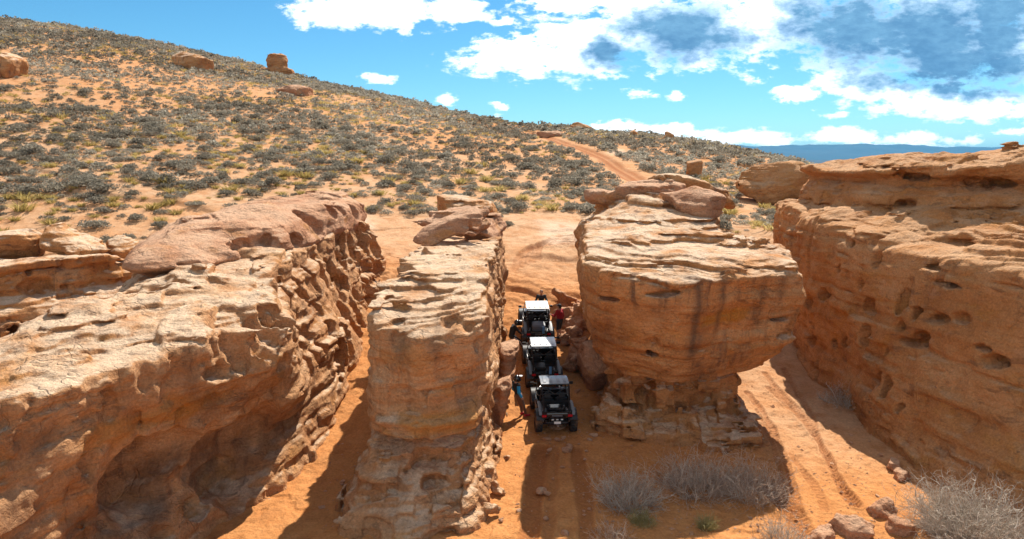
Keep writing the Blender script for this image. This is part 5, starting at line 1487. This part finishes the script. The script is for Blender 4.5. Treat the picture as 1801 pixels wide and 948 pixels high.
def sdf_mesh(name, caps, blobs_, h, k, mat, parent, cut=None):
    """caps: (p0, p1, r0, r1) tapered limbs, blobs_: (centre, radii)"""
    P = [c[0] for c in caps] + [c[1] for c in caps] + [b[0] for b in blobs_]
    rr = max([max(c[2], c[3]) for c in caps] + [max(b[1]) for b in blobs_])
    P = np.array(P); lo = P.min(0) - rr - 0.04; hi = P.max(0) + rr + 0.04
    gx, gy, gz = (np.arange(lo[i], hi[i] + h, h) for i in range(3))
    F = np.full((len(gx), len(gy), len(gz)), 9.0, dtype=np.float32)
    def sub(a, b, r):
        sl = []
        for i, g in enumerate((gx, gy, gz)):
            i0 = max(0, int((min(a[i], b[i]) - r - g[0]) / h)); i1 = min(len(g), int((max(a[i], b[i]) + r - g[0]) / h) + 2)
            sl.append(slice(i0, i1))
        return tuple(sl)
    for (a, b, ra, rb) in caps:
        s = sub(a, b, max(ra, rb) + 0.06)
        X, Y, Z = np.meshgrid(gx[s[0]], gy[s[1]], gz[s[2]], indexing="ij")
        a = np.array(a); d = np.array(b) - a; L2 = d @ d + 1e-9
        t = np.clip(((X - a[0]) * d[0] + (Y - a[1]) * d[1] + (Z - a[2]) * d[2]) / L2, 0, 1)
        q = np.sqrt((X - a[0] - d[0] * t) ** 2 + (Y - a[1] - d[1] * t) ** 2 + (Z - a[2] - d[2] * t) ** 2) - (ra + (rb - ra) * t)
        F[s] = smin(F[s], q.astype(np.float32), min(k, 0.6 * max(ra, rb)))
    for (c, r) in blobs_:
        s = sub(c, c, max(r) + 0.06)
        X, Y, Z = np.meshgrid(gx[s[0]], gy[s[1]], gz[s[2]], indexing="ij")
        q = (np.sqrt(((X - c[0]) / r[0]) ** 2 + ((Y - c[1]) / r[1]) ** 2 + ((Z - c[2]) / r[2]) ** 2) - 1) * min(r)
        F[s] = smin(F[s], q.astype(np.float32), k)
    if cut is not None:
        X, Y, Z = np.meshgrid(gx, gy, gz, indexing="ij"); F = np.maximum(F, cut(X, Y, Z).astype(np.float32))
    V, Q = surface_nets(F, (gx[0], gy[0], gz[0]), h)
    V, Q = keep_largest(V, Q, 60)
    return obj_np(name, V, Q, mat, parent)

def lerp3(a, b, t): return tuple(a[i] + (b[i] - a[i]) * t for i in range(3))

def person(loc, rz, J, label, top=None, sleeves=None, vest=None, pants=CLOTH_BLACK, short=False, shoes=SHOE_DARK, helmet=None, hair=HAIR, stripe=False, cap=None):
    """J: joints in the person's own space, facing +y; pelvis, chest, neck, head, sh/el/wr/hip/kn/an for l and r"""
    root = empty("person", loc, rz, label, "person")
    g = lambda n: J[n]
    H = g("head"); caps = []; bl = []
    caps += [(g("pelvis"), g("chest"), .125, .145), (g("chest"), g("neck"), .11, .062), (g("neck"), H, .056, .055)]
    for s in "lr":
        caps += [(g("chest"), g("sh" + s), .10, .072), (g("sh" + s), g("el" + s), .058, .043), (g("el" + s), g("wr" + s), .042, .029)]
        caps += [(g("pelvis"), g("hip" + s), .12, .105), (g("hip" + s), g("kn" + s), .098, .060), (g("kn" + s), g("an" + s), .060, .038)]
        an = g("an" + s); toe = (an[0] + (.03 if s == "r" else -.03), an[1] + .16, an[2] - .055)
        caps += [((an[0], an[1] - .03, an[2] - .05), toe, .040, .030)]
        # hand: palm, four curled fingers of unequal length, thumb from the side of the palm
        el, wr = Vector(g("el" + s)), Vector(g("wr" + s)); d = (wr - el).normalized()
        side = Vector((0, 1, 0)); side = (side - d * side.dot(d)).normalized(); pal = d.cross(side)
        if s == "l": pal = -pal
        pc = wr + d * .05
        caps += [(tuple(wr), tuple(wr + d * .075), .027, .030)]
        for k, ln in enumerate((.068, .078, .072, .056)):
            o = side * (.030 - .020 * k); b0 = wr + d * .085 + o; b1 = b0 + d * ln * .5 - pal * .008; b2 = b1 + d * ln * .35 - pal * .026
            caps += [(tuple(b0 - d * .02), tuple(b1), .0095, .0088), (tuple(b1), tuple(b2), .0088, .0075)]
        t0 = wr + d * .03 + side * .026; t1 = t0 + d * .030 + side * .030; t2 = t1 + d * .030 + side * .006 - pal * .008
        caps += [(tuple(t0), tuple(t1), .0125, .011), (tuple(t1), tuple(t2), .011, .0085)]
    hd = Vector(H)
    bl += [((H[0], H[1], H[2] + .035), (.078, .095, .108)), ((H[0], H[1] + .025, H[2] - .035), (.058, .070, .070))]
    caps += [((H[0], H[1] + .090, H[2] + .028), (H[0], H[1] + .112, H[2] - .006), .010, .014)]                     # nose
    caps += [((H[0] - .022, H[1] + .088, H[2] - .040), (H[0] + .022, H[1] + .088, H[2] - .040), .010, .010)]        # mouth
    for sx in (-1, 1): caps += [((H[0] + sx * .078, H[1] - .005, H[2] + .035), (H[0] + sx * .080, H[1] - .008, H[2] + .0), .014, .010)]
    body = sdf_mesh("body", caps, bl, .0095, .03, SKIN, root)
    if helmet is None:
        for sx in (-1, 1):
            sdf_mesh("eye", [], [((H[0] + sx * .030, H[1] + .083, H[2] + .028), (.012, .012, .010))], .004, .01, EYE, root)
        c0 = (H[0], H[1] - .02, H[2] + .055)
        sdf_mesh("hair", [], [(c0, (.090, .100, .100)), ((H[0], H[1] - .055, H[2] - .0), (.078, .060, .085))], .010, .03, hair, root,
                 lambda X, Y, Z: np.maximum(Y - (H[1] + .055), -(Z - (H[2] - .08))))
        if cap is not None:
            co = sdf_mesh("cap", [], [((H[0], H[1], H[2] + .070), (.104, .116, .092))], .010, .02, cap, root, lambda X, Y, Z: (H[2] + .065) - Z)
            sdf_mesh("brim", [], [((H[0], H[1] + .11, H[2] + .072), (.075, .105, .014))], .007, .02, cap, co)
    else:
        he = sdf_mesh("helmet", [((H[0], H[1] + .09, H[2] - .055), (H[0], H[1] + .125, H[2] - .06), .072, .060)], [((H[0], H[1] - .005, H[2] + .025), (.136, .152, .148))], .011, .04, helmet, root)
        sdf_mesh("visor", [], [((H[0], H[1] + .055, H[2] + .030), (.118, .112, .058))], .009, .03, VISOR, he)
        sdf_mesh("peak", [], [((H[0], H[1] + .16, H[2] + .115), (.088, .10, .016))], .008, .03, HELM_W, he)
    # clothing
    W = .013
    if top is not None:
        c = [(lerp3(g("pelvis"), g("chest"), .05), g("chest"), .125 + W, .145 + W), (g("chest"), lerp3(g("chest"), g("neck"), .6), .12 + W, .085)]
        for s in "lr": c += [(g("chest"), g("sh" + s), .10 + W, .072 + W)]
        sl = sleeves if sleeves is not None else top
        if sl is top:
            for s in "lr": c += [(g("sh" + s), g("el" + s), .058 + W, .043 + W), (g("el" + s), lerp3(g("el" + s), g("wr" + s), .85), .042 + W, .031 + W)]
        sh = sdf_mesh("vest" if vest else "shirt", c, [], .012, .03, top, root)
        if sl is not top:
            for s in "lr":
                sdf_mesh("sleeve", [(g("sh" + s), g("el" + s), .058 + W + .004, .043 + W + .004), (g("el" + s), lerp3(g("el" + s), g("wr" + s), .9), .042 + W + .004, .031 + W + .004)], [], .011, .03, sl, sh)
    c = [(lerp3(g("pelvis"), g("chest"), .12), g("pelvis"), .128 + W, .125 + W)]
    for s in "lr":
        e = lerp3(g("kn" + s), g("an" + s), .88)
        c += [(g("pelvis"), g("hip" + s), .12 + W, .105 + W), (g("hip" + s), g("kn" + s), .098 + W, .062 + W)]
        if not short: c += [(g("kn" + s), e, .062 + W, .042 + W)]
    pt = sdf_mesh("shorts" if short else "trousers", c, [], .012, .03, pants, root)
    if stripe:
        for s, sx in (("l", -1), ("r", 1)):
            off = lambda p, r: (p[0] + sx * r, p[1], p[2])
            sdf_mesh("stripe", [(off(g("hip" + s), .10), off(g("kn" + s), .064), .022, .018), (off(g("kn" + s), .064), off(lerp3(g("kn" + s), g("an" + s), .85), .046), .018, .016)], [], .008, .01, STRIPE, pt)
    for s in "lr":
        an = g("an" + s); toe = (an[0] + (.03 if s == "r" else -.03), an[1] + .175, an[2] - .050)
        sdf_mesh("shoe", [((an[0], an[1] - .035, an[2] - .045), toe, .050, .040), ((an[0], an[1], an[2] + .02), (an[0], an[1], an[2] - .04), .046, .05)], [], .010, .03, shoes, root)
    return root

def stance(**kw):
    J = dict(pelvis=(0, 0, .96), chest=(0, .0, 1.30), neck=(0, -.01, 1.50), head=(0, .02, 1.62), shl=(-.18, 0, 1.42), shr=(.18, 0, 1.42), ell=(-.25, -.03, 1.13), elr=(.25, -.03, 1.13),
             wrl=(-.27, .06, .88), wrr=(.27, .06, .88), hipl=(-.09, 0, .92), hipr=(.09, 0, .92), knl=(-.11, .02, .50), knr=(.11, .02, .50), anl=(-.13, -.02, .085), anr=(.13, -.02, .085))
    J.update(kw); return J

# leaning on the pillar, watching the nearest vehicle
p = hit(917, 731, 12, 60)
person((p[0] + .06, p[1], p[2] + .01), R(-62), stance(pelvis=(-.02, -.20, .95), chest=(0, -.30, 1.29), neck=(0, -.32, 1.49), head=(0, -.28, 1.61), shl=(-.18, -.31, 1.41), shr=(.18, -.31, 1.41),
       ell=(-.24, -.32, 1.12), elr=(.25, -.33, 1.12), wrl=(-.20, -.16, .92), wrr=(.24, -.19, .88), hipl=(-.10, -.19, .91), hipr=(.08, -.19, .91), knl=(-.11, -.06, .50), knr=(.11, -.05, .50), anl=(-.12, .02, .085), anr=(.13, .06, .085)),
       "person in a black vest with blue sleeves and helmet leaning on the pillar", CLOTH_BLACK, CLOTH_BLUE, True, CLOTH_BROWN, False, SHOE_RED, HELM)
# leaning back on the rock, legs out towards the middle vehicle
y = 32.6; q = at_y(926, 612, y)
person((0.38, y, float(ground_base(0.38, y))), R(-75), stance(pelvis=(0, -.42, .78), chest=(0, -.34, 1.12), neck=(0, -.22, 1.30), head=(0, -.13, 1.40), shl=(-.18, -.28, 1.24), shr=(.18, -.28, 1.24),
       ell=(-.24, -.10, 1.02), elr=(.24, -.10, 1.02), wrl=(-.14, .06, .86), wrr=(.14, .06, .86), hipl=(-.10, -.38, .76), hipr=(.10, -.38, .76), knl=(-.14, -.02, .50), knr=(.12, -.04, .52), anl=(-.15, .24, .085), anr=(.13, .20, .085)),
       "person in black with white-striped trousers leaning back against the rock", CLOTH_BLACK, None, None, CLOTH_BLACK, False, SHOE_DARK, HELM, stripe=True)
# standing right of the farthest vehicle
y = 33.7; q = at_y(984, 575, y)
person((q[0], y, float(ground_base(q[0], y)) + .06), R(48), stance(ell=(-.30, .10, 1.18), wrl=(-.24, .34, 1.20), knr=(.12, .06, .50), anr=(.16, .02, .085)),
       "person in a red shirt and cap standing beside the farthest vehicle", CLOTH_RED, None, None, CLOTH_GREY, True, SHOE_DARK, None, cap=CLOTH_BLACK)
# sitting on the ledge beyond the farthest vehicle
y = 36.6; q = at_y(952, 536, y)
person((q[0], y, float(ground_base(q[0], y)) - .10), R(180), stance(pelvis=(0, -.12, .50), chest=(0, -.06, .84), neck=(0, -.02, 1.03), head=(0, .03, 1.15), shl=(-.19, -.05, .95), shr=(.19, -.05, .95), ell=(-.30, .08, .72), elr=(.30, .08, .72),
       wrl=(-.20, .30, .66), wrr=(.20, .30, .66), hipl=(-.10, -.06, .47), hipr=(.10, -.06, .47), knl=(-.16, .36, .56), knr=(.16, .36, .56), anl=(-.15, .44, .20), anr=(.15, .44, .20)),
       "person in dark clothes sitting beyond the roof of the farthest vehicle", CLOTH_GREY, None, None, CLOTH_GREY, False, SHOE_DARK, None)
SKY_SAT = 1.06; SKY_VAL = 0.66; SKY_HUE = 0.487; SKY_STR = 0.12; EXPOSURE = 0.70; SKY_TINT = (0.55, 0.80, 0.98)
# ------------------------------------------------------------------ sun, sky, render settings
SUN_EL = 49.0; SUN_AZ = 23.0     # azimuth right of straight ahead
sl = bpy.data.lights.new("sun", "SUN"); sl.energy = 5.0; sl.angle = R(0.53); sl.color = (1.0, 0.93, 0.82)
so = bpy.data.objects.new("sun", sl); COL.objects.link(so)
dirv = Vector((math.sin(R(SUN_AZ)) * math.cos(R(SUN_EL)), math.cos(R(SUN_AZ)) * math.cos(R(SUN_EL)), math.sin(R(SUN_EL))))
so.rotation_euler = dirv.to_track_quat("Z", "Y").to_euler()
so.location = dirv * 60

w = bpy.data.worlds.new("World"); scene.world = w; w.use_nodes = True
t = NT(w.node_tree)
bg = w.node_tree.nodes["Background"]
sky = t.new("ShaderNodeTexSky", sky_type="NISHITA")
sky.sun_disc = False; sky.sun_elevation = R(SUN_EL); sky.sun_rotation = R(SUN_AZ)
sky.altitude = 1000; sky.air_density = 1.0; sky.dust_density = 0.0; sky.ozone_density = 2.5
hs = t.new("ShaderNodeHueSaturation"); hs.inputs["Saturation"].default_value = SKY_SAT; hs.inputs["Value"].default_value = SKY_VAL; hs.inputs["Hue"].default_value = SKY_HUE
t.put(hs.inputs["Color"], t.mix(1.0, sky.outputs[0], SKY_TINT, "MULTIPLY"))
G = t.new("ShaderNodeTexCoord").outputs["Generated"]
sp = t.new("ShaderNodeSeparateXYZ"); t.put(sp.inputs[0], G)
yy = t.math("MAXIMUM", sp.outputs[1], 0.05)
Xs = t.math("DIVIDE", sp.outputs[0], yy); Zs = t.math("DIVIDE", sp.outputs[2], yy)
cv = t.new("ShaderNodeCombineXYZ"); t.put(cv.inputs[0], Xs); t.put(cv.inputs[1], Zs)
C = cv.outputs[0]
# ragged domain
nw = t.new("ShaderNodeTexNoise"); nw.inputs["Scale"].default_value = 9.0; nw.inputs["Detail"].default_value = 5; nw.inputs["Roughness"].default_value = 0.6
t.put(nw.inputs["Vector"], t.scale(C, (1, 1.7, 1)))
off = t.vmath("MULTIPLY", t.vmath("SUBTRACT", nw.outputs["Color"], (0.5, 0.5, 0.5)), (0.10, 0.055, 0))
CW = t.vmath("ADD", C, off)
def blobs(lst, vec):
    acc = None
    for (u, v, ru, rv, s) in lst:
        d = ray(u, v); cx, cz = d[0] / d[1], d[2] / d[1]
        q = t.vmath("MULTIPLY", t.vmath("SUBTRACT", vec, (cx, cz, 0)), (FPX / ru, FPX / rv, 1))
        val = t.math("MULTIPLY_ADD", t.vmath("LENGTH", q), -s, s)
        acc = val if acc is None else t.math("MAXIMUM", acc, val)
    return acc
CLOUD = [(590,10,90,45,1),(690,15,120,42,1),(790,15,80,32,0.9),(860,110,75,24,0.9),(940,95,110,46,1),(1040,70,140,70,1),(1150,50,160,75,1),(1240,60,150,65,1),
         (1370,40,150,85,1),(1500,60,150,80,1),(1650,50,220,115,1),(1760,80,150,110,1),(1560,150,140,45,0.9),(1680,170,150,40,0.9),(1540,195,90,20,0.7),(1470,140,60,32,0.8),(1000,5,120,16,0.8),(950,0,50,14,0.7),
         (672,140,34,13,0.75),(780,182,30,13,0.7),(866,195,22,9,0.65),(1120,162,38,14,0.75),(1193,168,22,9,0.6),(1396,170,44,13,0.75),(1478,207,32,8,0.6),(1780,233,44,11,0.7),(880,22,20,20,0.6),
         (1160,228,150,13,0.85),(1290,238,120,14,0.85),(1370,244,60,12,0.75),(1480,243,110,15,0.85),(1600,244,100,13,0.8),(1700,247,60,9,0.7),(1080,224,80,8,0.7),(1560,257,150,4,0.5)]
cl = blobs(CLOUD, CW)
n1 = t.noise(t.scale(C, (1, 1.8, 1)), 14.0, 8, 0.62)
n2 = t.noise(t.scale(C, (1, 2.2, 1)), 46.0, 6, 0.65)
den = t.math("ADD", cl, t.math("MULTIPLY_ADD", n1, 2.6, -1.32))
den = t.math("ADD", den, t.math("MULTIPLY_ADD", n2, 1.2, -0.60))
cover = t.mrange(den, -0.02, 0.50)
thick = t.mrange(den, 0.1, 0.9)
DARK = [(1085,88,50,30,1),(1200,55,85,45,1),(1270,75,60,28,0.9),(1140,40,60,22,0.7),(1500,50,140,60,1),(1640,60,170,70,1),(1720,110,150,50,1),(1600,135,110,25,0.9),(1760,45,100,70,1),(1690,155,130,18,0.8)]
dk = blobs(DARK, t.vmath("ADD", C, t.vmath("MULTIPLY", off, (1.2, 1.2, 0))))
dk = t.math("ADD", dk, t.math("MULTIPLY_ADD", n1, 1.8, -0.80))
dk = t.math("ADD", dk, t.math("MULTIPLY_ADD", n2, 0.6, -0.30))
dark = t.mrange(dk, -0.45, 0.95)
white = t.mix(t.mrange(n2, 0.35, 0.65), (10.5, 10.6, 10.8), (8.2, 8.7, 9.4))
n3 = t.noise(t.scale(C, (1, 2.0, 1)), 22.0, 6, 0.6)
depth_ = t.math("MULTIPLY", dark, t.math("MULTIPLY_ADD", n3, 0.5, 0.85), clamp=True)
cc = t.ramp(depth_, [(0.0, (1.0, 1.0, 1.0)), (0.22, (0.80, 0.86, 0.92)), (0.55, (0.36, 0.50, 0.63)), (1.0, (0.11, 0.24, 0.37))])
cc = t.mix(1.0, white, cc, "MULTIPLY")
# self-shading: thick cloud overhead (towards the sun) greys what lies beneath it
UPV = (0.012, 0.030, 0)
cu = blobs(CLOUD, t.vmath("ADD", CW, UPV))
nu = t.noise(t.scale(t.vmath("ADD", C, UPV), (1, 1.8, 1)), 14.0, 6, 0.62)
du = t.math("ADD", cu, t.math("MULTIPLY_ADD", nu, 2.6, -1.32))
cc = t.mix(t.mrange(du, 0.25, 1.1, 0.0, 0.75), cc, t.mix(1.0, cc, (0.60, 0.70, 0.80), "MULTIPLY"))
final = t.mix(cover, hs.outputs[0], cc)
# bright broken cloud added out of view, overhead and behind, to fill the shadows
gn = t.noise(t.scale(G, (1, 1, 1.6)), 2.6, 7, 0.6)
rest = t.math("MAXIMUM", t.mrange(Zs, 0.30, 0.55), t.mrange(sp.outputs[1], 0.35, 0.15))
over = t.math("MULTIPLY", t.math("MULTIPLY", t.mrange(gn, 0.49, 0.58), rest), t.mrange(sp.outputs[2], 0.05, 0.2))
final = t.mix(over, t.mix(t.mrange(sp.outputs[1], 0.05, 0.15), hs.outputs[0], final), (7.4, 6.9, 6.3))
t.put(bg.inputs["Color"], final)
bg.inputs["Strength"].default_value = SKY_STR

scene.view_settings.view_transform = "Standard"
scene.view_settings.look = "None"
scene.view_settings.exposure = EXPOSURE
scene.view_settings.gamma = 1.0
scene.view_settings.use_curve_mapping = False
scene.render.engine = "CYCLES"
scene.cycles.max_bounces = 8
scene.cycles.diffuse_bounces = 5
scene.cycles.glossy_bounces = 3
scene.cycles.transmission_bounces = 4
scene.cycles.volume_bounces = 0
scene.cycles.sample_clamp_indirect = 6.0
scene.cycles.use_denoising = True
